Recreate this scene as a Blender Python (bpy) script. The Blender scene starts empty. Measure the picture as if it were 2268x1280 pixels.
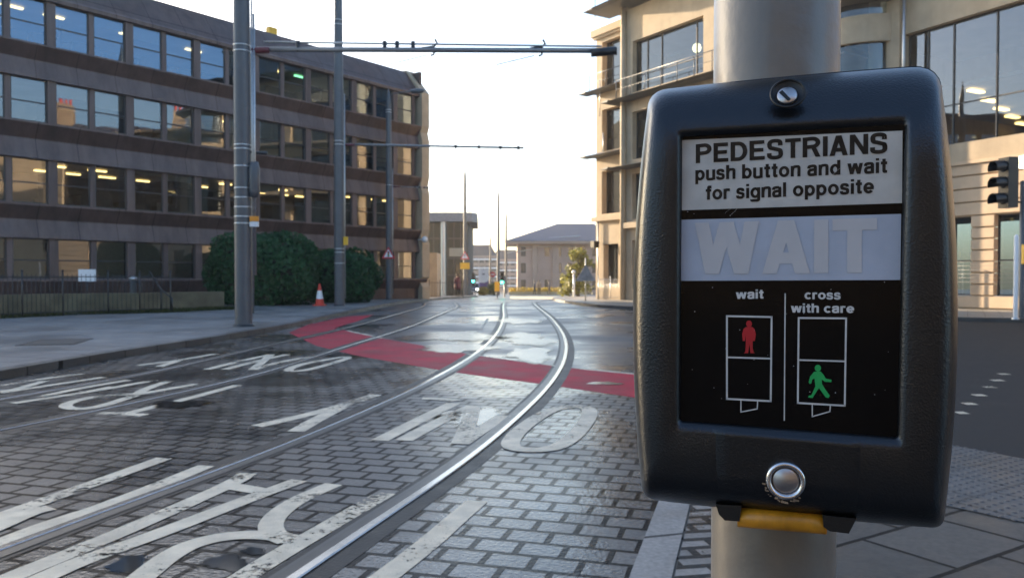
import bpy, bmesh, math, random
from mathutils import Vector, Matrix, geometry
R = math.radians
S = bpy.context.scene
COL = S.collection
rnd = random.Random(7)

# ------------------------------------------------------------------ camera
F, CX, CY, CH, PIT, SHY = 1750.0, 1134.0, 640.0, 1.26, R(1.2), 0.0052
cam = bpy.data.cameras.new('camera'); co = bpy.data.objects.new('camera', cam); COL.objects.link(co)
co.location = (0, 0, CH); co.rotation_euler = (R(90) - PIT, 0, 0)
cam.sensor_width = 36; cam.lens = 36 * F / 2268; cam.shift_y = SHY
cam.clip_start = 0.02; cam.clip_end = 3000
cam.dof.use_dof = True; cam.dof.focus_distance = 0.62; cam.dof.aperture_fstop = 22
S.camera = co
# ------------------------------------------------------------------ light
SUN_AZ, SUN_EL = R(-44), R(13)          # azimuth from +Y, negative = left
w = bpy.data.worlds.new('World'); S.world = w; w.use_nodes = True
nt = w.node_tree; bg = nt.nodes['Background']
sky = nt.nodes.new('ShaderNodeTexSky'); sky.sky_type = 'NISHITA'; sky.sun_disc = False
sky.sun_elevation = SUN_EL; sky.sun_rotation = SUN_AZ
sky.air_density = 1.0; sky.dust_density = 2.2; sky.ozone_density = 2.2
nt.links.new(sky.outputs[0], bg.inputs[0]); bg.inputs[1].default_value = 0.15
sl = bpy.data.lights.new('sun', 'SUN'); so = bpy.data.objects.new('sun', sl); COL.objects.link(so)
sl.energy = 5.0; sl.angle = R(0.6); sl.color = (1, .79, .54)
sd = Vector((math.sin(SUN_AZ) * math.cos(SUN_EL), math.cos(SUN_AZ) * math.cos(SUN_EL), math.sin(SUN_EL)))
so.rotation_euler = sd.to_track_quat('Z', 'Y').to_euler()
S.view_settings.view_transform = 'Standard'; S.view_settings.look = 'None'
S.view_settings.exposure = 1.8; S.view_settings.gamma = 1
S.render.engine = 'CYCLES'
S.cycles.max_bounces = 8; S.cycles.transparent_max_bounces = 12

# ------------------------------------------------------------------ pixel -> world
def ray(px, py):
    xc = (px - CX) / F; yc = (CY - py + SHY * 2268) / F
    return Vector((xc, math.cos(PIT) + yc * math.sin(PIT), -math.sin(PIT) + yc * math.cos(PIT)))
def gz(y): return -0.014 * max(0.0, y - 38)
def G(px, py, z=0.0):
    d = ray(px, py); y = 30
    for _ in range(12):
        t = (z + gz(y) - CH) / d.z; y = d.y * t
    return Vector((d.x * t, y, z + gz(y)))
def D(px, py, Y):
    d = ray(px, py); t = Y / d.y
    return Vector((d.x * t, Y, CH + d.z * t))

# ------------------------------------------------------------------ mesh builder
class MB:
    def __init__(s): s.v = []; s.f = []; s.m = []; s.s = []
    def add(s, vs, fs, m=0, sm=False):
        o = len(s.v); s.v += [tuple(p) for p in vs]
        for f in fs: s.f.append([i + o for i in f]); s.m.append(m); s.s.append(sm)
        return s
    def poly(s, pts, m=0): return s.add(pts, [list(range(len(pts)))], m)
    def box(s, x0, x1, y0, y1, z0, z1, m=0):
        vs = [(x, y, z) for z in (z0, z1) for y in (y0, y1) for x in (x0, x1)]
        return s.add(vs, [(0, 2, 3, 1), (4, 5, 7, 6), (0, 1, 5, 4), (2, 6, 7, 3), (0, 4, 6, 2), (1, 3, 7, 5)], m)
    def prism(s, pts, a, b, axis='z', m=0):
        n = len(pts)
        def mk(p, t):
            return {'z': (p[0], p[1], t), 'x': (t, p[0], p[1]), 'y': (p[0], t, p[1])}[axis]
        vs = [mk(p, a) for p in pts] + [mk(p, b) for p in pts]
        fs = [list(range(n))[::-1], list(range(n, 2 * n))] + [(i, (i + 1) % n, n + (i + 1) % n, n + i) for i in range(n)]
        return s.add(vs, fs, m)
    def tube(s, path, r, n=12, m=0, caps=True, sm=True):
        P = [Vector(p) for p in path]; k = len(P)
        rs = r if isinstance(r, (list, tuple)) else [r] * k
        vs = []; up = None
        for i, p in enumerate(P):
            t = (P[min(i + 1, k - 1)] - P[max(i - 1, 0)]).normalized()
            if up is None:
                up = Vector((0, 0, 1)) if abs(t.z) < .9 else Vector((1, 0, 0))
            a = t.cross(up).normalized(); b = a.cross(t).normalized(); up = b
            for j in range(n):
                q = 2 * math.pi * j / n
                vs.append(p + (a * math.cos(q) + b * math.sin(q)) * rs[i])
        fs = [(i * n + j, i * n + (j + 1) % n, (i + 1) * n + (j + 1) % n, (i + 1) * n + j) for i in range(k - 1) for j in range(n)]
        s.add(vs, fs, m, sm)
        if caps:
            o = len(s.v) - len(vs)
            s.f += [[o + j for j in range(n)][::-1], [o + (k - 1) * n + j for j in range(n)]]; s.m += [m, m]; s.s += [False, False]
        return s
    def lathe(s, prof, c=(0, 0, 0), n=16, m=0, ax=None, sm=True):
        q = (Vector(ax).normalized().to_track_quat('Z', 'Y') if ax else None)
        vs = []
        for r, z in prof:
            for j in range(n):
                a = 2 * math.pi * j / n; p = Vector((r * math.cos(a), r * math.sin(a), z))
                if q: p = q @ p
                vs.append(p + Vector(c))
        k = len(prof)
        return s.add(vs, [(i * n + j, i * n + (j + 1) % n, (i + 1) * n + (j + 1) % n, (i + 1) * n + j) for i in range(k - 1) for j in range(n)], m, sm)
    def build(s, name, mats, parent=None, loc=None, fix=True):
        me = bpy.data.meshes.new(name); me.from_pydata(s.v, [], s.f)
        for mt in (mats if isinstance(mats, (list, tuple)) else [mats]): me.materials.append(mt)
        me.polygons.foreach_set('material_index', s.m); me.polygons.foreach_set('use_smooth', s.s)
        if fix and len(s.f) < 30000:
            b = bmesh.new(); b.from_mesh(me); bmesh.ops.recalc_face_normals(b, faces=b.faces); b.to_mesh(me); b.free()
        me.update()
        o = bpy.data.objects.new(name, me); COL.objects.link(o)
        if parent: o.parent = parent
        if loc is not None: o.location = loc
        return o
def tag(o, label=None, cat=None, group=None, kind=None):
    for k, v in (('label', label), ('category', cat), ('group', group), ('kind', kind)):
        if v: o[k] = v
    return o
def thing(name, label, cat, loc=(0, 0, 0), rz=0, group=None):
    o = bpy.data.objects.new(name, None); COL.objects.link(o); o.location = loc; o.rotation_euler = (0, 0, rz)
    o.empty_display_size = .2
    return tag(o, label, cat, group)
def copy_tree(o, parent=None):
    c = o.copy(); COL.objects.link(c)
    if parent: c.parent = parent
    for ch in list(o.children): copy_tree(ch, c)
    return c
def sheet(pts, z, name, mat, lift=True, **kw):       # flat ground polygon (x,y)
    tri = geometry.tessellate_polygon([[Vector((p[0], p[1], 0)) for p in pts]])
    b = MB(); vs = [(p[0], p[1], z + gz(p[1])) for p in pts]
    fs = []
    for t in tri:
        a, c, d = [Vector(vs[i]) for i in t]
        fs.append(tuple(t) if (c - a).cross(d - a).z > 0 else tuple(t)[::-1])
    b.add(vs, fs); return b.build(name, mat, fix=False, **kw)
def dense(pts, step=2.0):
    out = []
    for i in range(len(pts) - 1):
        a, b = Vector(pts[i]), Vector(pts[i + 1]); n = max(1, int((b - a).length / step))
        out += [a.lerp(b, k / n) for k in range(n)]
    return out + [Vector(pts[-1])]
def smooth(pts, it=2):
    P = [Vector(p) for p in pts]
    for _ in range(it):
        Q = [P[0]]
        for a, b in zip(P[:-1], P[1:]): Q += [a.lerp(b, .25), a.lerp(b, .75)]
        P = Q + [P[-1]]
    return P
def offs(P, d):          # offset 2D polyline to its right
    out = []
    for i, p in enumerate(P):
        t = (P[min(i + 1, len(P) - 1)] - P[max(i - 1, 0)]); t = Vector((t.x, t.y)).normalized()
        out.append(Vector((p.x + t.y * d, p.y - t.x * d)))
    return out
def strip(b, P, d0, d1, z0, z1=None, m=0):
    A, B = offs(P, d0), offs(P, d1); z1 = z0 if z1 is None else z1
    vs = []
    for a, c in zip(A, B): vs += [(a.x, a.y, z0 + gz(a.y)), (c.x, c.y, z1 + gz(c.y))]
    b.add(vs, [(2 * i, 2 * i + 1, 2 * i + 3, 2 * i + 2) for i in range(len(P) - 1)], m)
    return b

# ------------------------------------------------------------------ materials
def newmat(name):
    m = bpy.data.materials.new(name); m.use_nodes = True
    return m, m.node_tree.nodes, m.node_tree.links, m.node_tree.nodes['Principled BSDF']
def N(ns, t, **kw):
    n = ns.new(t)
    for k, v in kw.items():
        if hasattr(n, k): setattr(n, k, v)
        else: n.inputs[k.replace('_', ' ')].default_value = v
    return n
def M(name, col, rough=.6, metal=0.0, ns=6.0, var=.25, bump=0.0, bs=None, spec=.5, emit=0, rv=.1, coat=0, dirt=0):
    m, n, l, p = newmat(name)
    tc = n.new('ShaderNodeTexCoord'); no = N(n, 'ShaderNodeTexNoise', Scale=ns, Detail=6.0, Roughness=.6)
    l.new(tc.outputs['Object'], no.inputs['Vector'])
    mx = N(n, 'ShaderNodeMix', data_type='RGBA')
    a = [c * (1 - var) for c in col[:3]] + [1]; b = [min(1, c * (1 + var)) for c in col[:3]] + [1]
    mx.inputs[6].default_value = a; mx.inputs[7].default_value = b
    cr = N(n, 'ShaderNodeMapRange'); cr.inputs[1].default_value = .3; cr.inputs[2].default_value = .7
    l.new(no.outputs[0], cr.inputs[0]); l.new(cr.outputs[0], mx.inputs[0])
    src = mx.outputs[2]
    if dirt:
        n2 = N(n, 'ShaderNodeTexNoise', Scale=ns * .13, Detail=8.0, Roughness=.7); mp = N(n, 'ShaderNodeMapping')
        mp.inputs['Scale'].default_value = (3, 3, .5); l.new(tc.outputs['Object'], mp.inputs[0]); l.new(mp.outputs[0], n2.inputs['Vector'])
        r2 = N(n, 'ShaderNodeMapRange'); r2.inputs[1].default_value = .45; r2.inputs[2].default_value = .7; r2.inputs[4].default_value = dirt
        l.new(n2.outputs[0], r2.inputs[0])
        m2 = N(n, 'ShaderNodeMix', data_type='RGBA'); m2.inputs[7].default_value = [c * .35 for c in col[:3]] + [1]
        l.new(r2.outputs[0], m2.inputs[0]); l.new(src, m2.inputs[6]); src = m2.outputs[2]
    l.new(src, p.inputs['Base Color'])
    p.inputs['Metallic'].default_value = metal; p.inputs['Specular IOR Level'].default_value = spec
    rr = N(n, 'ShaderNodeMapRange'); rr.inputs[3].default_value = max(.02, rough - rv); rr.inputs[4].default_value = min(1, rough + rv)
    l.new(no.outputs[0], rr.inputs[0]); l.new(rr.outputs[0], p.inputs['Roughness'])
    p.inputs['Coat Weight'].default_value = coat; p.inputs['Coat Roughness'].default_value = .05
    if bump:
        nb = N(n, 'ShaderNodeTexNoise', Scale=bs or ns * 6, Detail=4.0); l.new(tc.outputs['Object'], nb.inputs['Vector'])
        bp = N(n, 'ShaderNodeBump', Strength=bump, Distance=.01); l.new(nb.outputs[0], bp.inputs['Height']); l.new(bp.outputs[0], p.inputs['Normal'])
    if emit:
        p.inputs['Emission Color'].default_value = list(col[:3]) + [1]; p.inputs['Emission Strength'].default_value = emit
    return m
def glass(name, ior=2.0, tint=(.75, .8, .82), rough=.015, wav=.05, gc=(1, 1, 1)):
    m, n, l, p = newmat(name); n.remove(p)
    out = n['Material Output']
    tr = n.new('ShaderNodeBsdfTransparent'); tr.inputs[0].default_value = list(tint) + [1]
    gl = n.new('ShaderNodeBsdfGlossy'); gl.inputs['Roughness'].default_value = rough; gl.inputs[0].default_value = list(gc) + [1]
    fr = n.new('ShaderNodeFresnel'); fr.inputs[0].default_value = ior
    tc = n.new('ShaderNodeTexCoord'); no = N(n, 'ShaderNodeTexNoise', Scale=.9, Detail=1.0)
    l.new(tc.outputs['Object'], no.inputs['Vector'])
    bp = N(n, 'ShaderNodeBump', Strength=wav, Distance=.05); l.new(no.outputs[0], bp.inputs['Height']); l.new(bp.outputs[0], gl.inputs['Normal'])
    mx = n.new('ShaderNodeMixShader'); l.new(fr.outputs[0], mx.inputs[0]); l.new(tr.outputs[0], mx.inputs[1]); l.new(gl.outputs[0], mx.inputs[2])
    l.new(mx.outputs[0], out.inputs[0]); return m
def bricks(name, c1, c2, mortar, bw, rh, rot=0, ms=.012, rough=(.1, .5), ns=.6, bump=.5, offset=.5, coord='Object', var=.35, bias=0, spec=.5, thr=(.35, .62), swap=False, streak=0):
    m, n, l, p = newmat(name)
    tc = n.new('ShaderNodeTexCoord'); mp = N(n, 'ShaderNodeMapping'); mp.inputs['Rotation'].default_value = (0, 0, rot)
    if swap: mp.inputs['Rotation'].default_value = (R(90), 0, 0)
    l.new(tc.outputs['Object'], mp.inputs[0])
    wob = N(n, 'ShaderNodeTexNoise', Scale=9.0, Detail=2.0); l.new(mp.outputs[0], wob.inputs['Vector'])
    wm = N(n, 'ShaderNodeVectorMath', operation='SCALE'); wm.inputs[3].default_value = .007 if bump else .004
    l.new(wob.outputs[1], wm.inputs[0]); va = N(n, 'ShaderNodeVectorMath', operation='ADD'); l.new(mp.outputs[0], va.inputs[0]); l.new(wm.outputs[0], va.inputs[1])
    br = N(n, 'ShaderNodeTexBrick'); br.offset = offset; br.squash = 1
    br.inputs['Color1'].default_value = list(c1) + [1]; br.inputs['Color2'].default_value = list(c2) + [1]; br.inputs['Mortar'].default_value = list(mortar) + [1]
    br.inputs['Scale'].default_value = 1; br.inputs['Mortar Size'].default_value = ms; br.inputs['Mortar Smooth'].default_value = .15
    br.inputs['Bias'].default_value = bias; br.inputs['Brick Width'].default_value = bw; br.inputs['Row Height'].default_value = rh
    l.new(va.outputs[0], br.inputs['Vector'])
    big = N(n, 'ShaderNodeTexNoise', Scale=ns, Detail=5.0, Roughness=.6); l.new(mp.outputs[0], big.inputs['Vector'])
    fine = N(n, 'ShaderNodeTexNoise', Scale=40.0, Detail=4.0); l.new(mp.outputs[0], fine.inputs['Vector'])
    hs = N(n, 'ShaderNodeHueSaturation'); l.new(br.outputs[0], hs.inputs['Color'])
    ad = N(n, 'ShaderNodeMath', operation='ADD'); l.new(big.outputs[0], ad.inputs[0]); l.new(fine.outputs[0], ad.inputs[1])
    vr = N(n, 'ShaderNodeMapRange'); vr.inputs[1].default_value = .7; vr.inputs[2].default_value = 1.3; vr.inputs[3].default_value = 1 - var; vr.inputs[4].default_value = 1 + var
    l.new(ad.outputs[0], vr.inputs[0]); l.new(vr.outputs[0], hs.inputs['Value']); l.new(hs.outputs[0], p.inputs['Base Color'])
    rr = N(n, 'ShaderNodeMapRange'); rr.inputs[1].default_value = thr[0]; rr.inputs[2].default_value = thr[1]; rr.inputs[3].default_value = rough[0]; rr.inputs[4].default_value = rough[1]
    l.new(big.outputs[0], rr.inputs[0]); l.new(rr.outputs[0], p.inputs['Roughness']); p.inputs['Specular IOR Level'].default_value = spec
    if ms:
        sp_ = N(n, 'ShaderNodeMapRange'); sp_.inputs[3].default_value = spec; sp_.inputs[4].default_value = spec * .12
        l.new(br.outputs[1], sp_.inputs[0]); l.new(sp_.outputs[0], p.inputs['Specular IOR Level'])
    if streak:
        m3 = N(n, 'ShaderNodeMapping'); m3.inputs['Scale'].default_value = (2.2, 2.2, .16); l.new(tc.outputs['Object'], m3.inputs[0])
        s3 = N(n, 'ShaderNodeTexNoise', Scale=1.0, Detail=7.0, Roughness=.65); l.new(m3.outputs[0], s3.inputs['Vector'])
        q3 = N(n, 'ShaderNodeMapRange'); q3.inputs[1].default_value = .4; q3.inputs[2].default_value = .68; q3.inputs[3].default_value = 1.1; q3.inputs[4].default_value = 1 - streak; l.new(s3.outputs[0], q3.inputs[0])
        x3 = N(n, 'ShaderNodeMix', data_type='RGBA', blend_type='MULTIPLY'); x3.inputs[0].default_value = 1; l.new(hs.outputs[0], x3.inputs[6]); l.new(q3.outputs[0], x3.inputs[7]); l.new(x3.outputs[2], p.inputs['Base Color'])
    if bump:
        inv = N(n, 'ShaderNodeMath', operation='MULTIPLY_ADD'); inv.inputs[1].default_value = -1; inv.inputs[2].default_value = 1; l.new(br.outputs[1], inv.inputs[0])
        mad = N(n, 'ShaderNodeMath', operation='MULTIPLY_ADD'); mad.inputs[1].default_value = .25; l.new(fine.outputs[0], mad.inputs[0]); l.new(inv.outputs[0], mad.inputs[2])
        bp = N(n, 'ShaderNodeBump', Strength=bump, Distance=.012); l.new(mad.outputs[0], bp.inputs['Height']); l.new(bp.outputs[0], p.inputs['Normal'])
    return m
def leafmat(name, c1, c2):
    m, n, l, p = newmat(name)
    ge = n.new('ShaderNodeNewGeometry'); mx = N(n, 'ShaderNodeMix', data_type='RGBA')
    mx.inputs[6].default_value = list(c1) + [1]; mx.inputs[7].default_value = list(c2) + [1]
    l.new(ge.outputs['Random Per Island'], mx.inputs[0]); l.new(mx.outputs[2], p.inputs['Base Color'])
    p.inputs['Roughness'].default_value = .5; p.inputs['Specular IOR Level'].default_value = .25
    tl = n.new('ShaderNodeBsdfTranslucent'); l.new(mx.outputs[2], tl.inputs[0]); ms = n.new('ShaderNodeMixShader'); ms.inputs[0].default_value = .4
    l.new(p.outputs[0], ms.inputs[1]); l.new(tl.outputs[0], ms.inputs[2]); l.new(ms.outputs[0], n['Material Output'].inputs[0])
    return m

RAIL_ROT = R(15.9)
m_asph = bricks('wet_asphalt', (.032, .034, .038), (.05, .05, .054), (.04, .04, .042), 5.1, 3.3, 0, .0, (.2, .5), .35, 0, thr=(.38, .62))
m_asph2 = M('dark_asphalt', (.017, .0175, .0185), .75, spec=.3, ns=3, var=.35, bump=.5, bs=220, rv=.15)
m_ground = M('ground_asphalt', (.06, .06, .06), .7, ns=.4, var=.3)
m_sett = bricks('wet_setts', (.038, .038, .04), (.08, .075, .07), (.004, .004, .005), .215, .172, RAIL_ROT, .016, (.15, .44), .5, 1.0, thr=(.40, .62), var=.55, spec=.42)
m_red = M('red_surfacing', (.38, .009, .03), .62, spec=.2, dirt=.55, ns=1.6, var=.35, bump=.3, bs=150, rv=.18)
m_paint = M('road_paint', (.62, .54, .41), .55, ns=7, var=.18, bump=.5, bs=90, rv=.15, dirt=.5)
n_ = m_paint.node_tree.nodes; l_ = m_paint.node_tree.links; p_ = n_['Principled BSDF']
tc = n_.new('ShaderNodeTexCoord'); w1 = N(n_, 'ShaderNodeTexNoise', Scale=26.0, Detail=8.0, Roughness=.75); w2 = N(n_, 'ShaderNodeTexNoise', Scale=1.6, Detail=3.0)
l_.new(tc.outputs['Object'], w1.inputs['Vector']); l_.new(tc.outputs['Object'], w2.inputs['Vector'])
wa = N(n_, 'ShaderNodeMath', operation='ADD'); l_.new(w1.outputs[0], wa.inputs[0]); l_.new(w2.outputs[0], wa.inputs[1])
wr = N(n_, 'ShaderNodeMapRange'); wr.inputs[1].default_value = .82; wr.inputs[2].default_value = .93; l_.new(wa.outputs[0], wr.inputs[0]); l_.new(wr.outputs[0], p_.inputs['Alpha'])
m_slab = bricks('pavement_slabs', (.13, .13, .135), (.19, .185, .18), (.05, .05, .05), .9, .6, RAIL_ROT, .012, (.3, .65), .5, .25)
m_slab2 = bricks('near_slabs', (.046, .041, .035), (.07, .062, .053), (.015, .014, .013), .62, .46, R(-32), .014, (.3, .6), 1.3, .4)
m_kerb = bricks('granite_kerb', (.05, .05, .05), (.08, .078, .075), (.02, .02, .02), .9, 9.0, RAIL_ROT + R(90), .012, (.35, .6), 2, .3)
m_kerb2 = bricks('near_kerb', (.2, .19, .18), (.24, .23, .22), (.05, .05, .05), .62, 9.0, R(73.5), .014, (.35, .6), 2, .3)
m_cob = bricks('rough_cobbles', (.12, .115, .11), (.2, .19, .18), (.03, .03, .03), .26, .11, R(-10), .022, (.15, .45), 3, 1.0)
m_steel = M('rail_steel', (.36, .35, .34), .2, 1.0, ns=30, var=.15, rv=.07)
m_groove = M('rail_groove', (.012, .012, .013), .4)
m_chan = M('rail_channel', (.014, .014, .015), .5, spec=.25, ns=3, var=.4, bump=.3, bs=60, rv=.15)
m_water = M('standing_water', (.012, .013, .014), .09, ns=2, var=.1, rv=.015, spec=.6)
m_film = M('wet_film', (.035, .036, .039), .25, ns=1.5, var=.2, rv=.05, spec=1.0, bump=.25, bs=10)
m_stone = M('sandstone', (.44, .345, .235), .8, ns=1.2, var=.14, bump=.15, bs=25, dirt=.35)
m_stoneE = M('grey_sandstone', (.34, .25, .17), .8, ns=1.0, var=.2, bump=.2, bs=20, dirt=.4)
m_rust = M('rusticated_stone', (.52, .39, .265), .8, ns=1.5, var=.1, bump=.15, bs=25, dirt=.2)
m_tpole = M('pole_grey_paint', (.085, .09, .10), .38, ns=4, var=.12, rv=.08)
m_galv = M('galvanised', (.45, .46, .47), .35, .85, ns=20, var=.15)
m_band = M('steel_band', (.6, .6, .58), .3, 1.0, ns=15, var=.1)
m_black = M('black_plastic', (.012, .012, .013), .4, ns=20)
m_dark = M('dark_metal', (.03, .032, .035), .4, .3, ns=8)
m_alu = M('window_alu', (.06, .058, .056), .45, .2, ns=6, var=.15)
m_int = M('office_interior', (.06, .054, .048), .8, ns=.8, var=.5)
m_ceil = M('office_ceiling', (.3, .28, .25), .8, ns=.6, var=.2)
m_blind = M('window_blind', (.36, .31, .23), .7, ns=1.5, var=.08)
m_lamp = M('office_lamp', (1, .7, .26), .5, emit=1.5, var=.0)
m_lampg = M('exit_lamp', (.3, .9, .4), .5, emit=1.2, var=.0)
m_glass = glass('office_glass', 2.2, (.62, .66, .66), gc=(.9, .93, 1))
m_glasst = glass('upper_glass', 2.5, (.5, .6, .66), gc=(.55, .74, 1))  # blue gloss tint: sky reflection of the top row put into colour
m_glassb = glass('tower_glass', 1.9, (.35, .44, .5), gc=(.8, .9, 1))  # slight blue gloss tint adds sky colour to the reflections
m_yel = M('yellow_plate', (.75, .42, .02), .5, ns=5, var=.1)
m_orange = M('orange_plate', (.75, .28, .02), .5, ns=5, var=.1)
m_white = M('white_plate', (.75, .75, .76), .5, ns=5, var=.05)
m_signred = M('sign_red', (.55, .03, .04), .45, ns=5, var=.08)
m_purple = M('sign_purple', (.08, .035, .2), .5, ns=3, var=.1)
m_green = M('green_lens', (.05, .9, .55), .3, emit=6.0, var=0)
m_slate = M('slate_roof', (.075, .075, .10), .55, ns=3, var=.25, bump=.2)

def struct(o): o['kind'] = 'structure'; return o

# ------------------------------------------------------------------ ground
def ground():
    b = MB(); ys = [-60, -20, 0, 10, 20, 30, 38] + list(range(45, 120, 8)) + [150, 200, 300, 500, 900]
    xs = [-900, -300, -100, -40, 0, 40, 100, 300, 900]
    vs = [(x, y, -.03 + gz(y)) for y in ys for x in xs]; k = len(xs)
    b.add(vs, [(j * k + i, j * k + i + 1, (j + 1) * k + i + 1, (j + 1) * k + i) for j in range(len(ys) - 1) for i in range(k - 1)])
    struct(b.build('ground', m_ground, fix=False))
ground()
ROADY = [-12, 0, 6, 12, 18, 24, 30, 38, 46, 54, 62, 72, 84, 96, 110]
b = MB(); XS = [-32, -16, -6, 0, 6, 16, 40]
b.add([(x, y, gz(y)) for y in ROADY for x in XS], [(j * 7 + i, j * 7 + i + 1, (j + 1) * 7 + i + 1, (j + 1) * 7 + i) for j in range(len(ROADY) - 1) for i in range(6)])
struct(b.build('road', m_asph, fix=False))

# left kerb line and pavement
KL = [G(*p) for p in ((0, 842), (180, 808), (324, 783), (467, 760), (560, 742), (647, 727), (735, 704), (844, 681), (928, 668), (1000, 661), (1060, 657.5))]
k0 = KL[0] + (KL[0] - KL[1]).normalized() * 14
KLs = smooth(dense([k0] + KL, 3), 2); KLs = [Vector((p.x, p.y)) for p in KLs]
b = MB()
strip(b, KLs, 0, 0, 0, .115); strip(b, KLs, 0, -.16, .115, .122); strip(b, KLs, -.16, -.16, .122, .10)
struct(b.build('kerb', m_kerb, fix=False))
b = MB(); farL = [(-40 if p.y < 49 else -30, p.y) for p in KLs]
vs = []
inner = offs(KLs, -.16)
for p, q in zip(inner, KLs):
    vs += [(p.x - 34, p.y, .118 + gz(p.y)), (p.x, p.y, .118 + gz(p.y))]
b.add(vs, [(2 * i, 2 * i + 1, 2 * i + 3, 2 * i + 2) for i in range(len(inner) - 1)])
struct(b.build('pavement', m_slab, fix=False))

# red band and setts
redlo = [G(*p) for p in ((640, 737), (700, 766), (760, 781), (800, 790), (980, 821), (1100, 838), (1200, 851), (1404, 881), (1560, 897))]
redhi = [G(*p) for p in ((690, 716), (769, 733), (848, 750), (1034, 784), (1080, 791), (1235, 812), (1280, 817), (1404, 829), (1560, 838))]
P2 = lambda L: [Vector((p.x, p.y)) for p in L]
redlo, redhi = P2(redlo), P2(redhi)
near_kerb = [Vector((.28, 2.5)), Vector((.5, 3.3)), Vector((.84, 4.45)), Vector((1.2, 5.7)), Vector((1.5, 6.5))]
inkerb = [p for p in offs(KLs, .02) if p.y < redlo[0].y + .2]
spoly = inkerb + redlo + [Vector((2.9, 8.2))] + near_kerb[::-1] + [Vector((-.2, 1)), Vector((-.5, -6)), Vector((-14, -6))]
struct(sheet(spoly, .004, 'setts', m_sett))
struct(sheet(redlo + redhi[::-1], .0055, 'red_band', m_red))
rl = P2([G(*p) for p in ((645, 735), (690, 718), (760, 702), (830, 697), (790, 712), (720, 733), (690, 742))])
struct(sheet(rl, .0048, 'red_band', m_red))
b = MB(); strip(b, redhi[1:3], -.06, .04, .0082); strip(b, dense(redhi[6:], 1), -.05, .05, .0082)
strip(b, dense(redhi[3:6], 1), -.04, .03, .0082)
struct(b.build('edge_line', m_paint, fix=False))

# tram tracks ---------------------------------------------------------------
def centre(Lpx, Rpx, far):
    L = sorted([G(*p) for p in Lpx], key=lambda p: p.y); Rr = sorted([G(*p) for p in Rpx], key=lambda p: p.y)
    def at(A, y):
        for a, c in zip(A[:-1], A[1:]):
            if y <= c.y: break
        t = (y - a.y) / (c.y - a.y); return a.x + t * (c.x - a.x)
    ymin = min(L[0].y, Rr[0].y); ys = [0.3, 1.5, 3.2, 4.2, 5.2, 6.2, 7.4, 8.8, 10.5, 12.5, 15, 18, 21.5, 25.5, 30, 35]
    C = [Vector(((at(L, y) + at(Rr, y)) / 2, y)) for y in ys] + [Vector(f) for f in far]
    return smooth(C, 3)
LA = [(0, 1225), (280, 1121), (560, 1020), (731, 947), (901, 869), (1015, 808), (1083, 757), (1106, 731), (1116, 700), (1113, 676)]
RA = [(640, 1280), (962, 1060), (1015, 1024), (1129, 940), (1224, 852), (1254, 811), (1263, 780), (1258, 750), (1227, 708), (1184, 674)]
LB = [(0, 885), (258, 843), (560, 774), (651, 750), (750, 731), (863, 699), (939, 679), (977, 672)]
RB = [(0, 955), (206, 917), (344, 880), (550, 840), (738, 776), (848, 746), (924, 721), (1022, 677)]
trackA = centre(LA, RA, [(.35, 41), (1.1, 48), (3.2, 56), (7, 64), (13, 71)])
trackB = centre(LB, RB, [(-3.9, 41), (-2.6, 48), (.2, 57), (4.5, 66), (11, 75)])
def track(C, label):
    t = thing('tram_track', label, 'tram track', (0, 0, 0))
    for sgn in (-1, 1):
        d = .7475 * sgn
        b = MB(); strip(b, C, d - .14, d + .14, .0058); b.build('rail_channel', m_chan, t, fix=False)
        g = -sgn
        b = MB()
        hw = .029
        prof = [(-hw, .007), (-hw, .012), (-hw + .008, .016), (hw - .008, .016), (hw, .012), (hw, .007)]
        for p, q in zip(prof[:-1], prof[1:]): strip(b, C, d + p[0], d + q[0], p[1], q[1])
        for i in range(len(b.s)): b.s[i] = False
        rail = b.build('rail', m_steel, t, fix=False)
        e0, e1 = sorted((d + g * hw, d + g * (hw + .05)))
        b = MB(); strip(b, C, e0, e1, .009); b.build('groove', m_groove, rail, fix=False)
        e0, e1 = sorted((d + g * (hw + .05), d + g * (hw + .075)))
        b = MB(); strip(b, C, e0, e1, .0095); b.build('keeper', m_dark, rail, fix=False)
    return t
track(trackA, 'curved tram track nearest the crossing post, with bright wet rails')
track(trackB, 'tram track beside the left kerb, running past the tall poles')

# painted letters: strokes traced on the ground ------------------------------
def word(name, strokes, wd):
    b = MB(); z = .0072
    for st in strokes:
        closed = st[0] == st[-1]
        P = P2([G(*p) for p in st])
        P = smooth(P, 2) if len(P) > 2 else dense(P, .3)
        strip(b, dense(P, .25), -wd / 2, wd / 2, z); z += .0004
    return struct(b.build(name, m_paint, fix=False))
word('painted_word', [
    [(1057, 1111), (1000, 1160), (960, 1196), (905, 1240), (852, 1280), (600, 1480)],
    [(855, 1094), (712, 1176), (598, 1243), (540, 1280), (300, 1440)],
    [(739, 1074), (653, 1111), (600, 1152), (600, 1184), (640, 1200)],
    [(655, 1200), (601, 1187), (516, 1187), (430, 1204), (371, 1235), (316, 1280), (230, 1350), (290, 1400), (420, 1350)],
    [(550, 1050), (516, 1072), (344, 1149), (206, 1208), (34, 1277), (-200, 1380)],
    [(663, 1066), (550, 1107), (395, 1168), (292, 1206), (172, 1248), (103, 1280), (-120, 1375)],
    [(505, 1078), (590, 1092)],
    [(457, 1034), (241, 1122), (103, 1165), (0, 1206), (-120, 1252)],
    [(364, 1017), (206, 1074), (69, 1122), (0, 1147), (-140, 1200)],
    [(113, 1127), (69, 1137), (0, 1168), (-100, 1210)],
], .125)
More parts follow.
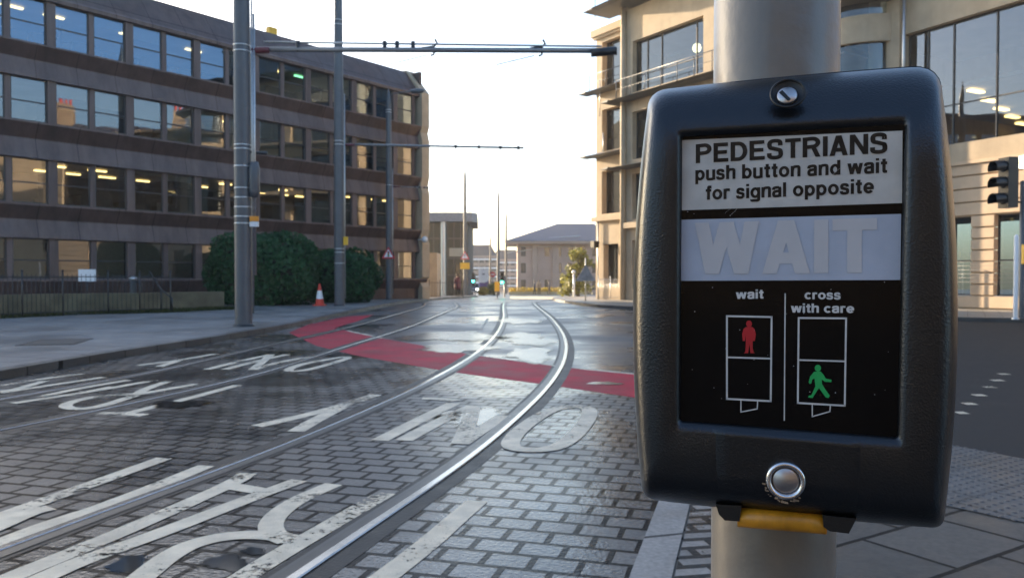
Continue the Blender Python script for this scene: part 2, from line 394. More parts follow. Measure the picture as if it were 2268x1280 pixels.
word('painted_word', [
    [(568, 945), (650, 927), (723, 909), (780, 893), (833, 875)],
    [(655, 957), (700, 931), (757, 902)],
    [(841, 977), (920, 936), (1005, 894)], [(894, 977), (977, 932), (1049, 900)],
    [(1049, 900), (1038, 940), (1019, 985)], [(1019, 985), (1064, 955), (1115, 922)],
    [(1010, 889), (965, 884), (935, 884)],
    [(1254, 902), (1296, 901), (1311, 915), (1283, 958), (1243, 990), (1200, 999), (1148, 998), (1126, 988), (1142, 962), (1182, 930), (1222, 908), (1256, 902)],
], .145)
word('painted_word', [
    [(526, 854), (412, 885), (285, 916)], [(220, 916), (270, 917), (320, 921)],
    [(433, 852), (370, 863), (309, 874)], [(375, 845), (325, 861), (299, 876)],
    [(299, 874), (206, 879), (135, 898), (165, 909), (223, 902), (299, 877)],
    [(344, 843), (206, 868), (27, 895)], [(285, 843), (172, 862), (90, 880)], [(200, 868), (250, 858)],
    [(183, 829), (90, 841), (0, 856)], [(230, 837), (90, 858), (0, 872)], [(100, 845), (30, 866), (0, 868)],
], .12)
word('painted_word', [
    [(305, 810), (395, 799), (478, 784)], [(352, 813), (402, 797)],
    [(458, 819), (530, 801), (600, 786)], [(498, 819), (570, 800), (636, 786)], [(600, 786), (560, 820)], [(560, 820), (617, 803), (688, 791)],
    [(700, 802), (765, 790), (774, 794), (712, 813), (662, 824), (632, 822), (660, 810), (702, 801)],
], .13)
b = MB()
for seg, wd in ((((1240, 687), (1292, 684)), .15), (((1232, 701), (1372, 687)), .12), (((1300, 693), (1404, 689)), .12), (((1265, 712), (1404, 722)), .12), (((1080, 706), (1066, 728)), .08)):
    strip(b, dense(P2([G(*p) for p in seg]), 1), -wd / 2, wd / 2, .006)
struct(b.build('lane_line', m_paint, fix=False))
b = MB()
for x0, x1, y in ((2118, 2141, 915), (2134, 2160, 895), (2156, 2182, 876), (2179, 2204, 858), (2196, 2222, 843), (2212, 2234, 829)):
    strip(b, P2([G(x0, y), G(x1, y)]), -.06, .06, .006)
struct(b.build('crossing_studs', m_paint, fix=False))

# puddles -------------------------------------------------------------------
def feather(m):
    n, l = m.node_tree.nodes, m.node_tree.links; p = n['Principled BSDF']; at = n.new('ShaderNodeAttribute'); at.attribute_name = 'wet'
    tc = n.new('ShaderNodeTexCoord'); no = N(n, 'ShaderNodeTexNoise', Scale=7.0, Detail=5.0); l.new(tc.outputs['Object'], no.inputs['Vector'])
    ad = N(n, 'ShaderNodeMath', operation='MULTIPLY_ADD'); ad.inputs[1].default_value = .8; l.new(no.outputs[0], ad.inputs[0]); l.new(at.outputs['Fac'], ad.inputs[2])
    r = N(n, 'ShaderNodeMapRange'); r.inputs[1].default_value = .62; r.inputs[2].default_value = 1.0; l.new(ad.outputs[0], r.inputs[0]); l.new(r.outputs[0], p.inputs['Alpha'])
feather(m_water); feather(m_film)
def puddle(cx, cy, rx, ry, seed, z=.016, mat=None):
    r = random.Random(seed); c = G(cx, cy); ex = G(cx + rx, cy).x - c.x; ey = (G(cx, cy - ry).y - G(cx, cy + ry).y) / 2
    ph = [r.uniform(0, 6.28) for _ in range(5)]; vs = [(c.x, c.y, z)]; wt = [1.0]; n = 48
    for f in (.35, .7, 1.0):
        for i in range(n):
            a = 2 * math.pi * i / n; k = f * (1 + .22 * math.sin(2 * a + ph[0]) + .16 * math.sin(3 * a + ph[1]) + .1 * math.sin(5 * a + ph[2]) + .07 * math.sin(9 * a + ph[3]))
            vs.append((c.x + ex * k * math.cos(a), c.y + ey * k * math.sin(a), z)); wt.append({.35: .9, .7: .55, 1.0: 0}[f])
    fs = [(0, 1 + i, 1 + (i + 1) % n) for i in range(n)] + [(1 + q * n + i, 1 + (q + 1) * n + i, 1 + (q + 1) * n + (i + 1) % n, 1 + q * n + (i + 1) % n) for q in range(2) for i in range(n)]
    o = MB().add(vs, fs).build('puddle', mat or m_water, fix=False)
    at = o.data.attributes.new('wet', 'FLOAT', 'POINT')
    for i, v in enumerate(wt): at.data[i].value = v
    return struct(o)
for i, q in enumerate(((1000, 745, 110, 15), (1010, 772, 85, 13), (1160, 750, 75, 15), (1175, 785, 72, 17), (1150, 712, 50, 8), (400, 897, 62, 12), (1035, 690, 30, 3),
                       (285, 1252, 60, 22), (500, 1248, 60, 22), (560, 1222, 36, 10), (1050, 925, 75, 30), (960, 925, 70, 16), (1320, 700, 50, 4), (1340, 850, 40, 5))):
    puddle(*q, seed=i + 3, z=.0068 if i > 6 and i < 12 else .0105, mat=m_film if i < 5 or i in (6, 10, 11, 12, 13) else None)

# right near pavement --------------------------------------------------------
nose = near_kerb + [Vector((2.05, 7.1)), Vector((2.75, 6.7)), Vector((3.28, 5.88)), Vector((3.53, 5.44)), Vector((4.3, 4.0)), Vector((5.6, 1.5)), Vector((6, -3)), Vector((.2, -3)), Vector((.05, 1))]
struct(sheet(nose, .012, 'pavement', m_slab2))
b = MB(); strip(b, [Vector((-.1, .5))] + near_kerb, 0, .17, .022)
strip(b, [Vector((-.1, .5))] + near_kerb, 0, 0, .0, .022)
struct(b.build('kerb', m_kerb2, fix=False))
b = MB(); strip(b, [Vector((.05, 1))] + near_kerb[:4], .18, .52, .02)
struct(b.build('cobble_strip', m_cob, fix=False))
tac = P2([G(2090, 985), G(2110, 991), G(2268, 1021), G(2400, 1047), G(2400, 1190), G(2268, 1163), G(2060, 1118), G(1900, 1085), G(1900, 990)])
m_tac = bricks('blister_paving', (.066, .064, .062), (.085, .082, .08), (.07, .07, .07), .4, .4, R(-32), .01, (.3, .6), 2, .3)
struct(sheet(tac, .017, 'tactile_paving', m_tac))
# blister studs on the tactile slabs, one mesh
b = MB(); cr, sr = math.cos(R(32)), math.sin(R(32))
def inside(p, poly):
    c = False
    for i in range(len(poly)):
        a, d = poly[i], poly[i - 1]
        if (a.y > p.y) != (d.y > p.y) and p.x < (d.x - a.x) * (p.y - a.y) / (d.y - a.y) + a.x: c = not c
    return c
for i in range(-90, 90):
    for j in range(-90, 90):
        p = Vector((3 + (i * cr - j * sr) * .0665, 5 + (i * sr + j * cr) * .0665))
        if inside(p, tac): b.lathe([(.016, 0), (.012, .005), (.0, .006)], (p.x, p.y, .017), 7)
struct(b.build('tactile_blisters', m_tac, fix=False))

sr_ = [Vector(p) for p in ((3.6, 23.5), (2.6, 15), (1.8, 8.6), (1.2, 5.7), (3.5, 3), (40, 0), (40, 26), (12, 26))]
struct(sheet(sr_, .0018, 'side_road', m_asph2))
# right far pavement ----------------------------------------------------------
KR = [Vector((30, 17)), Vector((20, 21)), Vector((12.8, 22.6)), Vector((8.5, 26)), Vector((4.8, 31))] + P2([G(1310, 680), G(1262, 673), G(1235, 668), G(1222, 664), G(1240, 660), G(1300, 657)])
KRs = smooth(dense(KR, 3), 2)
b = MB(); strip(b, KRs, 0, 0, 0, .12); strip(b, KRs, 0, .2, .12, .125)
struct(b.build('kerb', m_kerb, fix=False))
pts = offs(KRs, .2)
struct(sheet(pts + [Vector((40, pts[-1].y)), Vector((40, 12))], .12, 'pavement', bricks('warm_slabs', (.2, .18, .15), (.26, .23, .19), (.07, .06, .05), .9, .6, R(30), .01, (.4, .7), .5, .2)))

# ------------------------------------------------------------------ pedestrian push-button unit
BC = Vector((.209, .60)); BN = Vector((-.314, -.949)).normalized(); BU = Vector((-BN.y, BN.x)) 
def PB(px, py, wd=0.0):            # pixel -> (u, v) on the unit's front plane moved out by wd
    d = ray(px, py); o = Vector((BC.x + BN.x * wd, BC.y + BN.y * wd))
    t = (o.x * BN.x + o.y * BN.y) / (d.x * BN.x + d.y * BN.y)
    p = d * t; q = Vector((p.x - o.x, p.y - o.y))
    return q.x * BU.x + q.y * BU.y, p.z + CH
BZ = 1.247
unit = thing('pedestrian_push_button', 'black pedestrian crossing push button unit on the near grey post', 'push button unit', (BC.x, BC.y, BZ), math.atan2(BU.y, BU.x))
# local: x = u, y = into unit (-w), z = v
def L3(px, py, wd=0.0):
    u, v = PB(px, py, wd); return (u, -wd, v - BZ)
def rloop(c, rad, bow=(0, 0, 0, 0), n=14, k=7):
    """pixel loop TL,TR,BR,BL with corner radii and side bows (top,right,bottom,left)"""
    C = [Vector(p) for p in c]; out = []
    for i in range(4):
        p, nx, pv = C[i], C[(i + 1) % 4], C[i - 1]; r = rad[i]
        a = p + (pv - p).normalized() * r; e = p + (nx - p).normalized() * r
        for j in range(k):
            t = j / (k - 1); out.append((1 - t) ** 2 * a + 2 * t * (1 - t) * p + t * t * e)
        f = nx + (p - nx).normalized() * rad[(i + 1) % 4]
        d = (f - e); nr = Vector((d.y, -d.x)).normalized()
        for j in range(1, n):
            t = j / n; out.append(e.lerp(f, t) + nr * bow[i] * 4 * t * (1 - t))
    return out
outer = rloop([(1434, 201), (2088, 141), (2093, 1171), (1419, 1104)], (48, 72, 34, 40), (3, 31, 3, 24))
openg = rloop([(1505, 298), (2011, 266), (1992, 975), (1503, 936)], (12, 14, 14, 10))
reces = rloop([(1512, 306), (2001, 283), (1986, 966), (1508, 930)], (6, 6, 6, 6))
def tw(p): return -.038 * max(0, (322 - p.y) / 175) ** 1.8 - .004 * max(0, (p.y - 960) / 200) ** 2
rings = []
mid = Vector((1755, 640))
for s_, wd in ((0.0, -.085), (0.0, -.040), (0.0, -.030), (.022, -.020), (.055, -.0125), (.11, -.0065), (.20, -.0028), (.36, -.0007), (.88, 0), (1.0, -.0016)):
    ring = []
    for a, e in zip(outer, openg):
        p = a.lerp(e, s_); dw = tw(p) if wd > -.035 else (tw(p) * .6)
        ring.append(L3(p.x, p.y, wd + dw))
    rings.append(ring)
rings.append([L3(p.x, p.y, -.010 + .3 * tw(p)) for p in reces])
b = MB(); n = len(outer)
vs = [p for r_ in rings for p in r_]
b.add(vs, [(i * n + j, i * n + (j + 1) % n, (i + 1) * n + (j + 1) % n, (i + 1) * n + j) for i in range(len(rings) - 1) for j in range(n)], 0, True)
b.add(rings[0], [list(range(n))], 0)
m_case, nn, ll, pp = newmat('grained_black_plastic')
tc = nn.new('ShaderNodeTexCoord'); vo = N(nn, 'ShaderNodeTexVoronoi', Scale=620.0); no = N(nn, 'ShaderNodeTexNoise', Scale=420.0, Detail=3.0)
ll.new(tc.outputs['Object'], vo.inputs['Vector']); ll.new(tc.outputs['Object'], no.inputs['Vector'])
ad = N(nn, 'ShaderNodeMath', operation='ADD'); ll.new(vo.outputs[0], ad.inputs[0]); ll.new(no.outputs[0], ad.inputs[1])
bp = N(nn, 'ShaderNodeBump', Strength=.4, Distance=.0004); ll.new(ad.outputs[0], bp.inputs['Height']); ll.new(bp.outputs[0], pp.inputs['Normal'])
n2 = N(nn, 'ShaderNodeTexNoise', Scale=22.0, Detail=6.0); ll.new(tc.outputs['Object'], n2.inputs['Vector'])
r2 = N(nn, 'ShaderNodeMapRange'); r2.inputs[3].default_value = .25; r2.inputs[4].default_value = .38; ll.new(n2.outputs[0], r2.inputs[0]); ll.new(r2.outputs[0], pp.inputs['Roughness'])
pp.inputs['Base Color'].default_value = (.005, .0052, .006, 1); pp.inputs['Specular IOR Level'].default_value = .66; pp.inputs['Specular Tint'].default_value = (.8, .88, 1, 1)  # specular tint adds sky blue to the casing's reflections
case = b.build('housing', m_case, unit)

def gloss(name, col, rough=.12, var=.08, ns=30, coat=.0): return M(name, col, rough, ns=ns, var=var, rv=.05, coat=0, spec=.14)
m_pan = gloss('panel_black', (.004, .004, .0045), .12)
m_pw = gloss('panel_pale', (.5, .49, .47), .16, .12, 45)
m_wait = gloss('panel_wait', (.40, .445, .54), .14, .06, 40)  # blue cast of reflected sky put into this base colour
m_waitl = gloss('panel_wait_letters', (.495, .495, .52), .16, .04, 40)
m_ink = gloss('panel_ink', (.025, .022, .02), .2, .4, 60, .2)
m_inkw = gloss('panel_white_ink', (.55, .55, .55), .25, .15, 60, .2)
m_inkr = gloss('panel_red', (.42, .03, .035), .25, .1, 60, .2)
m_inkg = gloss('panel_green', (.03, .36, .10), .25, .1, 60, .2)
PW = -.0085
def psheet(b, pix, wd, m=0): return b.poly([L3(x, y, wd) for x, y in pix], m)
def pset(name, pix, wd, mat, parent):
    b = MB(); psheet(b, pix, wd); o = b.build(name, mat, parent, fix=False); return o
b = MB(); b.add([L3(p.x, p.y, PW) for p in rloop([(1500, 292), (2016, 260), (1998, 982), (1496, 942)], (6, 6, 6, 6))], [list(range(n))])
panel = b.build('instruction_panel', m_pan, unit, fix=False)
pset('text_plate', [(1510, 466), (1998, 450), (1999, 290), (1511, 311)], PW + .0003, m_pw, panel)
pset('wait_window', [(1508, 622), (1994, 620), (1996, 474), (1509, 487)], PW + .0003, m_wait, panel)
def _ch(P, it=3):
    return [tuple(p) for p in smooth([Vector(p) for p in P], it)]
def _el(cx, cy, rx, ry, a0=0, a1=360, n=28): return [(cx + rx * math.cos(R(a0 + (a1 - a0) * i / n)), cy + ry * math.sin(R(a0 + (a1 - a0) * i / n))) for i in range(n + 1)]
def glyph(c, w):
    """(strokes, slanted bars, advance) of a bold sans letter; cap height 1"""
    h = w / 2; S_ = []; P_ = []
    st = lambda x, a, b_: S_.append([(x, a), (x, b_)])
    ba = lambda y, a, b_: S_.append([(a, y), (b_, y)])
    X = .73; oy = X / 2; ry = X / 2 - h + .015; rx = .305 - h; stem_r = .61 - h
    if c == 'P': st(h, 0, 1); S_.append([(h, 1 - h)] + _el(.38, .5 + .27 - h / 2, .31 - h, .25 - h / 2 , 90, -90, 14) + [(h, .5)]); ad = .70
    elif c == 'R': st(h, 0, 1); S_.append([(h, 1 - h)] + _el(.40, .5 + .27 - h / 2, .31 - h, .25 - h / 2, 90, -90, 14) + [(h, .5)]); P_.append((.62, 0, .43, .5)); ad = .74
    elif c == 'E': st(h, 0, 1); ba(1 - h, h, .62); ba(.51, h, .58); ba(h, h, .64); ad = .66
    elif c == 'D': st(h, 0, 1); S_.append([(h, 1 - h)] + _el(.33, .5, .38 - h, .5 - h, 90, -90, 18) + [(h, h)]); ad = .73
    elif c == 'S': S_.append(_ch([(.64 - h, .68), (.64 - h, 1.0 - h * .75), (h * 1.05, 1.0 - h * .75), (h * 1.05, .58), (.24, .55), (.46, .47), (.66 - h, .43), (.66 - h, h * .75), (h, h * .75), (h * .95, .31)])); ad = .67
    elif c == 'T': ba(1 - h, 0, .64); st(.32, 0, 1 - h); ad = .64
    elif c == 'I': st(h, 0, 1); ad = w
    elif c == 'A': P_ += [(h * 1.05, 0, .36 - h * .12, 1), (.72 - h * 1.05, 0, .36 + h * .12, 1)]; ba(.29, .17, .55); ad = .72
    elif c == 'N': st(h, 0, 1); st(.72 - h, 0, 1); P_.append((.72 - h * 1.1, 0, h * 1.1, 1)); ad = .72
    elif c == 'W': P_ += [(.27, 0, h, 1), (.27, 0, .5, 1), (.73, 0, .5, 1), (.73, 0, 1 - h, 1)]; ad = 1.0
    elif c == 'w': P_ += [(.24, 0, h, X), (.24, 0, .44, X), (.64, 0, .44, X), (.64, 0, .88 - h, X)]; ad = .88
    elif c in 'bp': st(h, *((0, 1) if c == 'b' else (-.27, X))); S_.append(_el(.305, oy, rx, ry)); ad = .61
    elif c in 'dg':
        S_.append(_el(.305, oy, rx, ry))
        if c == 'd': st(stem_r, 0, 1)
        else: S_.append([(stem_r, X)] + _ch([(stem_r, X - .05), (stem_r, -.02), (stem_r, -.27 + h), (.3, -.27 + h), (.07, -.27 + h), (.09, -.1)]))
        ad = .61
    elif c == 'o': S_.append(_el(.32, oy, .32 - h, ry)); ad = .64
    elif c == 'c': S_.append(_el(.31, oy, .31 - h, ry, 42, 318)); ad = .58
    elif c == 'e': S_.append(_el(.31, oy, .31 - h, ry, 4, 322)); ba(oy - .01, h, .62 - h * .2); ad = .62
    elif c == 'a': S_.append(_ch([(.08, .50), (.09, X - h * .9), (.3, X - h * .6), (.56 - h, X - h * .7), (.56 - h, .45), (.56 - h, .25)]) + [(.56 - h, 0)]); S_.append(_ch([(.56 - h, .43), (.3, .41), (h * .9, .36), (h * .9, h * .8), (.26, h * .7), (.46, h * .9), (.56 - h, .3)])); ad = .58
    elif c == 's': S_.append(_ch([(.5 - h * .9, .50), (.5 - h, X - h * .7), (h, X - h * .7), (h, .42), (.2, .39), (.36, .35), (.53 - h, .31), (.53 - h, h * .7), (h * .9, h * .7), (h * .8, .22)])); ad = .54
    elif c in 'hn': st(h, 0, 1 if c == 'h' else X); S_.append(_ch([(h, .38), (h + .05, X - h * .8), (.34, X - h * .5), (.59 - h, X - h * .6), (.59 - h, .45), (.59 - h, .3)]) + [(.59 - h, 0)]); ad = .59
    elif c == 'u': S_.append([(h, X)] + _ch([(h, .5), (h, .28), (h, h * .6), (.26, h * .5), (.5, h * .8), (.59 - h, .35)])); st(.59 - h, 0, X); ad = .59
    elif c == 'r': st(h, 0, X); S_.append(_ch([(h, .38), (h + .03, X - h * .7), (.26, X - h * .8), (.4, X - h * .9)])); ad = .4
    elif c == 'i': st(h, 0, X); S_.append([(h, .84), (h, 1)]); ad = w
    elif c == 'l': st(h, 0, 1); ad = w
    elif c == 'f': S_.append([(.21, 0), (.21, .6)] + _ch([(.21, .7), (.21, 1 - h * .8), (.3, 1 - h), (.4, 1 - h)])); ba(X - h * .7, .03, .39); ad = .38
    elif c == 't': S_.append([(.2, .94), (.2, .4)] + _ch([(.2, .3), (.2, h * .8), (.28, h), (.38, h)])); ba(X - h * .7, .02, .38); ad = .38
    else: ad = .26
    return S_, P_, ad
def letters(name, body, bl, br, asc, mat, parent, wd, w=.19, gap=.075):
    """baseline left / right pixels and cap height in pixels, laid on the unit's panel"""
    lay = []; x = 0
    for c in body:
        S_, P_, ad = glyph(c, w); lay.append((x, S_, P_)); x += ad + gap
    W_ = x - gap
    A = Vector(L3(bl[0], bl[1], wd)); B = Vector(L3(br[0], br[1], wd)); T = Vector(L3(bl[0], bl[1] - asc, wd))
    kx = (B - A).length / W_; kz = (T - A).length; ex = (B - A).normalized(); ez = (T - A).normalized()
    b = MB(); i = 0
    def put(x, y, k): return A + ex * (x * kx) + ez * (y * kz) + Vector((0, -1, 0)) * (.00002 * k)
    for x0, S_, P_ in lay:
        for k, s_ in enumerate(S_):
            P = [Vector((px_, py_)) for px_, py_ in s_]
            P = [p for j, p in enumerate(P) if j == 0 or (p - P[j - 1]).length > 1e-4]
            cl_ = (P[0] - P[-1]).length < 1e-3 and len(P) > 4
            o1, o2 = [], []
            for j, p in enumerate(P):
                a = P[j - 1] if j else (P[-2] if cl_ else P[0]); c = P[j + 1] if j < len(P) - 1 else (P[1] if cl_ else P[-1])
                t = (c - a).normalized(); nr = Vector((-t.y, t.x)) * w / 2; o1.append(p + nr); o2.append(p - nr)
            vs = [put(x0 + p.x, p.y, k) for p in o1] + [put(x0 + p.x, p.y, k) for p in o2]; m_ = len(P)
            b.add(vs, [(j, j + 1, m_ + j + 1, m_ + j) for j in range(m_ - 1)])
        for k, (xa, ya, xb, yb) in enumerate(P_):
            q = w / 2 * 1.06
            b.poly([put(x0 + xa - q, ya, k + 4), put(x0 + xa + q, ya, k + 4), put(x0 + xb + q, yb, k + 4), put(x0 + xb - q, yb, k + 4)])
    return b.build(name, mat, parent, fix=False)
PT = PW + .0006
letters('lettering', 'PEDESTRIANS', (1541, 362), (1966, 339), 42, m_ink, panel, PT)
letters('lettering', 'push button and wait', (1540, 400), (1965, 383), 31, m_ink, panel, PT)
letters('lettering', 'for signal opposite', (1562, 443), (1936, 428), 31, m_ink, panel, PT)
letters('lettering', 'WAIT', (1540, 607), (1942, 604), 113, m_waitl, panel, PT, .21, .06)
letters('lettering', 'wait', (1630, 662), (1691, 661), 20, m_inkw, panel, PT)
letters('lettering', 'cross', (1782, 662.5), (1862, 663), 20, m_inkw, panel, PT)
letters('lettering', 'with care', (1752, 692), (1892, 693), 20, m_inkw, panel, PT)
def pline(b, pts, wpx, wd=PT):
    for (x0, y0), (x1, y1) in zip(pts[:-1], pts[1:]):
        d = Vector((x1 - x0, y1 - y0)); d.normalize(); q = Vector((-d.y, d.x)) * wpx / 2; e = d * wpx / 2
        psheet(b, [(x0 - e.x - q.x, y0 - e.y - q.y), (x1 + e.x - q.x, y1 + e.y - q.y), (x1 + e.x + q.x, y1 + e.y + q.y), (x0 - e.x + q.x, y0 - e.y + q.y)][::-1], wd)
def sig(pts, mid, foot):
    b = MB(); pline(b, pts, 4); pline(b, mid, 3.5, PT + .00005); pline(b, foot, 2.5, PT + .0001)
    return b.build('signal_diagram', m_inkw, panel, fix=False)
sig([(1610, 700), (1709, 702), (1707, 888), (1610, 883), (1610, 700)], [(1610, 791), (1708, 794)], [(1641, 887), (1641, 912), (1677, 905), (1678, 889)])
sig([(1769, 704), (1874, 705), (1871, 898), (1767, 892), (1769, 704)], [(1769, 797), (1872, 800)], [(1799, 896), (1799, 922), (1838, 911), (1839, 898)])
b = MB(); pline(b, [(1739, 651), (1737, 930)], 2.6); b.build('divider_line', m_inkw, panel, fix=False)
m_scr = M('scratch_haze', (.5, .5, .52), .4, ns=80, var=.3)
b = MB(); rs = random.Random(12)
for _ in range(9):
    x, y = rs.uniform(1560, 1960), rs.uniform(380, 600); a = rs.uniform(-.9, .5); L_ = rs.uniform(12, 70); cv_ = rs.uniform(-.006, .006)
    P = [(x + L_ * t * math.cos(a + cv_ * L_ * t), y + L_ * t * math.sin(a + cv_ * L_ * t)) for t in (0, .25, .5, .75, 1)]
    pline(b, P, rs.uniform(.2, .4), PT + .00025)
for _ in range(45):
    x, y, r_ = rs.uniform(1520, 1985), rs.uniform(300, 930), rs.uniform(.5, 1.3); psheet(b, [(x - r_, y), (x, y + r_), (x + r_ * 1.2, y), (x, y - r_)], PT + .0003)
b.build('scratches', m_scr, panel, fix=False)['kind'] = 'stuff'
def figure(name, polys, mat):
    b = MB()
    for i, pg in enumerate(polys):
        tri = geometry.tessellate_polygon([[Vector((x, y, 0)) for x, y in pg]])
        vs = [L3(x, y, PT + .00004 * i) for x, y in pg]
        b.add(vs, [tuple(t) for t in tri])
    return b.build(name, mat, panel, fix=False)
def ell(cx, cy, rx, ry): return [(cx + rx * math.cos(a * math.pi / 8), cy + ry * math.sin(a * math.pi / 8)) for a in range(16)]
figure('red_figure', [ell(1659, 717, 6.5, 7.5), [(1652, 724), (1666, 724), (1671, 728), (1674, 740), (1672, 755), (1667, 755), (1668, 742), (1667, 752), (1667, 770), (1669, 780), (1672, 782), (1662, 782), (1660, 762), (1657, 782), (1648, 782), (1651, 778), (1652, 752), (1651, 742), (1650, 755), (1645, 755), (1644, 740), (1647, 728)]], m_inkr)
figure('green_figure', [ell(1811.5, 815, 7, 7.5), [(1803, 823), (1817, 822), (1823, 828), (1829, 838), (1842, 841), (1841, 846), (1827, 845), (1820, 840), (1821, 851), (1828, 862), (1838, 876), (1835, 881), (1829, 880), (1814, 859), (1808, 868), (1802, 877), (1800, 881), (1790, 880), (1791, 876), (1797, 875), (1806, 855), (1804, 838), (1799, 840), (1797, 849), (1793, 850), (1791, 846), (1794, 834)]], m_inkg)
# button cover (slightly proud plate), button, lock
TBL = [(0, -.030), (.022, -.020), (.055, -.0125), (.11, -.0065), (.20, -.0028), (.36, -.0007), (.88, 0), (1.2, 0)]
def hw_(x, y):                     # how far the housing surface sits from the front plane here
    oy = 1104 + (x - 1419) * .0994; iy = 936 + (x - 1503) * .0798; f = max(0, min(1.1, (oy - y) / (oy - iy)))
    for (a, wa_), (c, wb_) in zip(TBL[:-1], TBL[1:]):
        if f <= c: return wa_ + (wb_ - wa_) * (f - a) / (c - a) + tw(Vector((x, y)))
    return 0
b = MB(); nx_, ny_ = 16, 22; vs = []
for jy in range(ny_ + 1):
    for ix in range(nx_ + 1):
        t, q_ = ix / nx_, jy / ny_; x = 1575 + 340 * t - 6 * q_ * t + 6 * q_ * (1 - t)
        yt = 948 + (x - 1575) * .085; yb = 1104 + (x - 1419) * .0994 - 5; y = yt + (yb - yt) * q_
        e_ = .0013 if 0 < ix < nx_ and 0 < jy < ny_ else -.0012
        vs.append(L3(x, y, hw_(x, y) + e_))
b.add(vs, [(jy * (nx_ + 1) + ix, jy * (nx_ + 1) + ix + 1, (jy + 1) * (nx_ + 1) + ix + 1, (jy + 1) * (nx_ + 1) + ix) for jy in range(ny_) for ix in range(nx_)], 0, True)
b.build('button_cover', m_case, unit)
m_chr = M('button_steel', (.6, .6, .62), .2, 1.0, ns=60, var=.08, rv=.06); m_brush = M('button_brushed', (.42, .41, .42), .34, 1.0, ns=90, var=.12)
bc = Vector(L3(1740, 1062, .0006)); rp = .0145
btn = MB().lathe([(rp * 1.02, -.004), (rp * 1.02, .002), (rp * .96, .0048), (rp * .85, .0055), (rp * .73, .0042), (rp * .68, .001)], bc, 40, 0, (0, -1, 0)).build('button_ring', m_chr, unit)
MB().lathe([(rp * .67, -.002), (rp * .67, .0022), (rp * .62, .003), (.0, .0033)], bc, 40, 0, (0, -1, 0)).build('button', m_brush, btn)
m_grime = M('silver_wear', (.5, .48, .45), .3, 1, ns=80)
b = MB(); rg = random.Random(4)
for i in range(26):
    a = R(188 + rg.uniform(0, 120)); r0 = rp * (1.1 + rg.uniform(0, .12)); s_ = rg.uniform(.0004, .0012)
    c = bc + Vector((math.cos(a) * r0, -.0003, math.sin(a) * r0)); b.poly([c + Vector((-s_, 0, -s_ * .5)), c + Vector((s_ * 1.3, 0, -s_ * .7)), c + Vector((s_, 0, s_ * .6)), c + Vector((-s_ * .7, 0, s_ * .8))])
b.build('worn_paint', m_grime, unit, fix=False)
lc = Vector(L3(1745, 215, -.0075)); lr = .0118
m_hole = M('hole_black', (.004, .004, .005), .5)
tilt = Vector((0, -1, .42)).normalized()
MB().lathe([(lr * 1.12, .0005), (lr * 1.12, .0016), (lr, .0022), (lr * .97, .0006), (lr * .95, .0002), (0, .0002)], lc + tilt * .0035, 32, 0, tilt).build('lock_recess', m_hole, unit)
kl = Vector(L3(1743, 219, -.006)) + tilt * .001
lk = MB().lathe([(.0076, -.001), (.0076, .003), (.0068, .0042), (.0, .0044)], kl, 28, 0, tilt).build('key_lock', m_brush, unit)
q = tilt.to_track_quat('Z', 'Y'); b = MB()
sl_ = [q @ Vector((-.0060, .0022, .00465)), q @ Vector((-.0035, .0042, .00465)), q @ Vector((.0028, -.0046, .00465)), q @ Vector((.0006, -.0061, .00465))]
b.poly([kl + p for p in sl_]); b.build('slot', m_hole, lk, fix=False)
# tabs and yellow tactile roller under the unit
for pg in ([(1585, 1116), (1642, 1120), (1638, 1154), (1605, 1152), (1592, 1138)], [(1822, 1140), (1897, 1148), (1880, 1181), (1838, 1176), (1824, 1166)]):
    b = MB(); f = [L3(x, y, -.012) for x, y in pg]; bk = [(p[0], p[1] + .03, p[2]) for p in f]; m_ = len(f)
    b.add(f + bk, [list(range(m_)), list(range(m_, 2 * m_))[::-1]] + [(i, (i + 1) % m_, m_ + (i + 1) % m_, m_ + i) for i in range(m_)])
    b.build('mounting_tab', m_case, unit)
m_bar = M('yellow_roller', (.62, .27, .015), .38, ns=60, var=.2, dirt=.6)
a_, c_ = Vector(L3(1634, 1144, -.02)), Vector(L3(1830, 1160, -.02))
MB().tube([a_, a_.lerp(c_, .5), c_], .0078, 24).build('tactile_roller', m_bar, unit)

# near post -----------------------------------------------------------------
m_post = M('near_post_paint', (.18, .165, .148), .34, .1, ns=9, var=.12, bump=.12, bs=40, dirt=.35)
post = thing('signal_post', 'large pale grey metal post behind the push button unit', 'post', (.248, .748, .012))
MB().lathe([(.0565, 0), (.0565, 3.4), (.05, 3.42), (0, 3.425)], n=48).build('shaft', m_post, post)
MB().lathe([(.075, 0), (.075, .012), (.06, .03), (.0567, .034)], n=40).build('base_collar', m_dark, post)

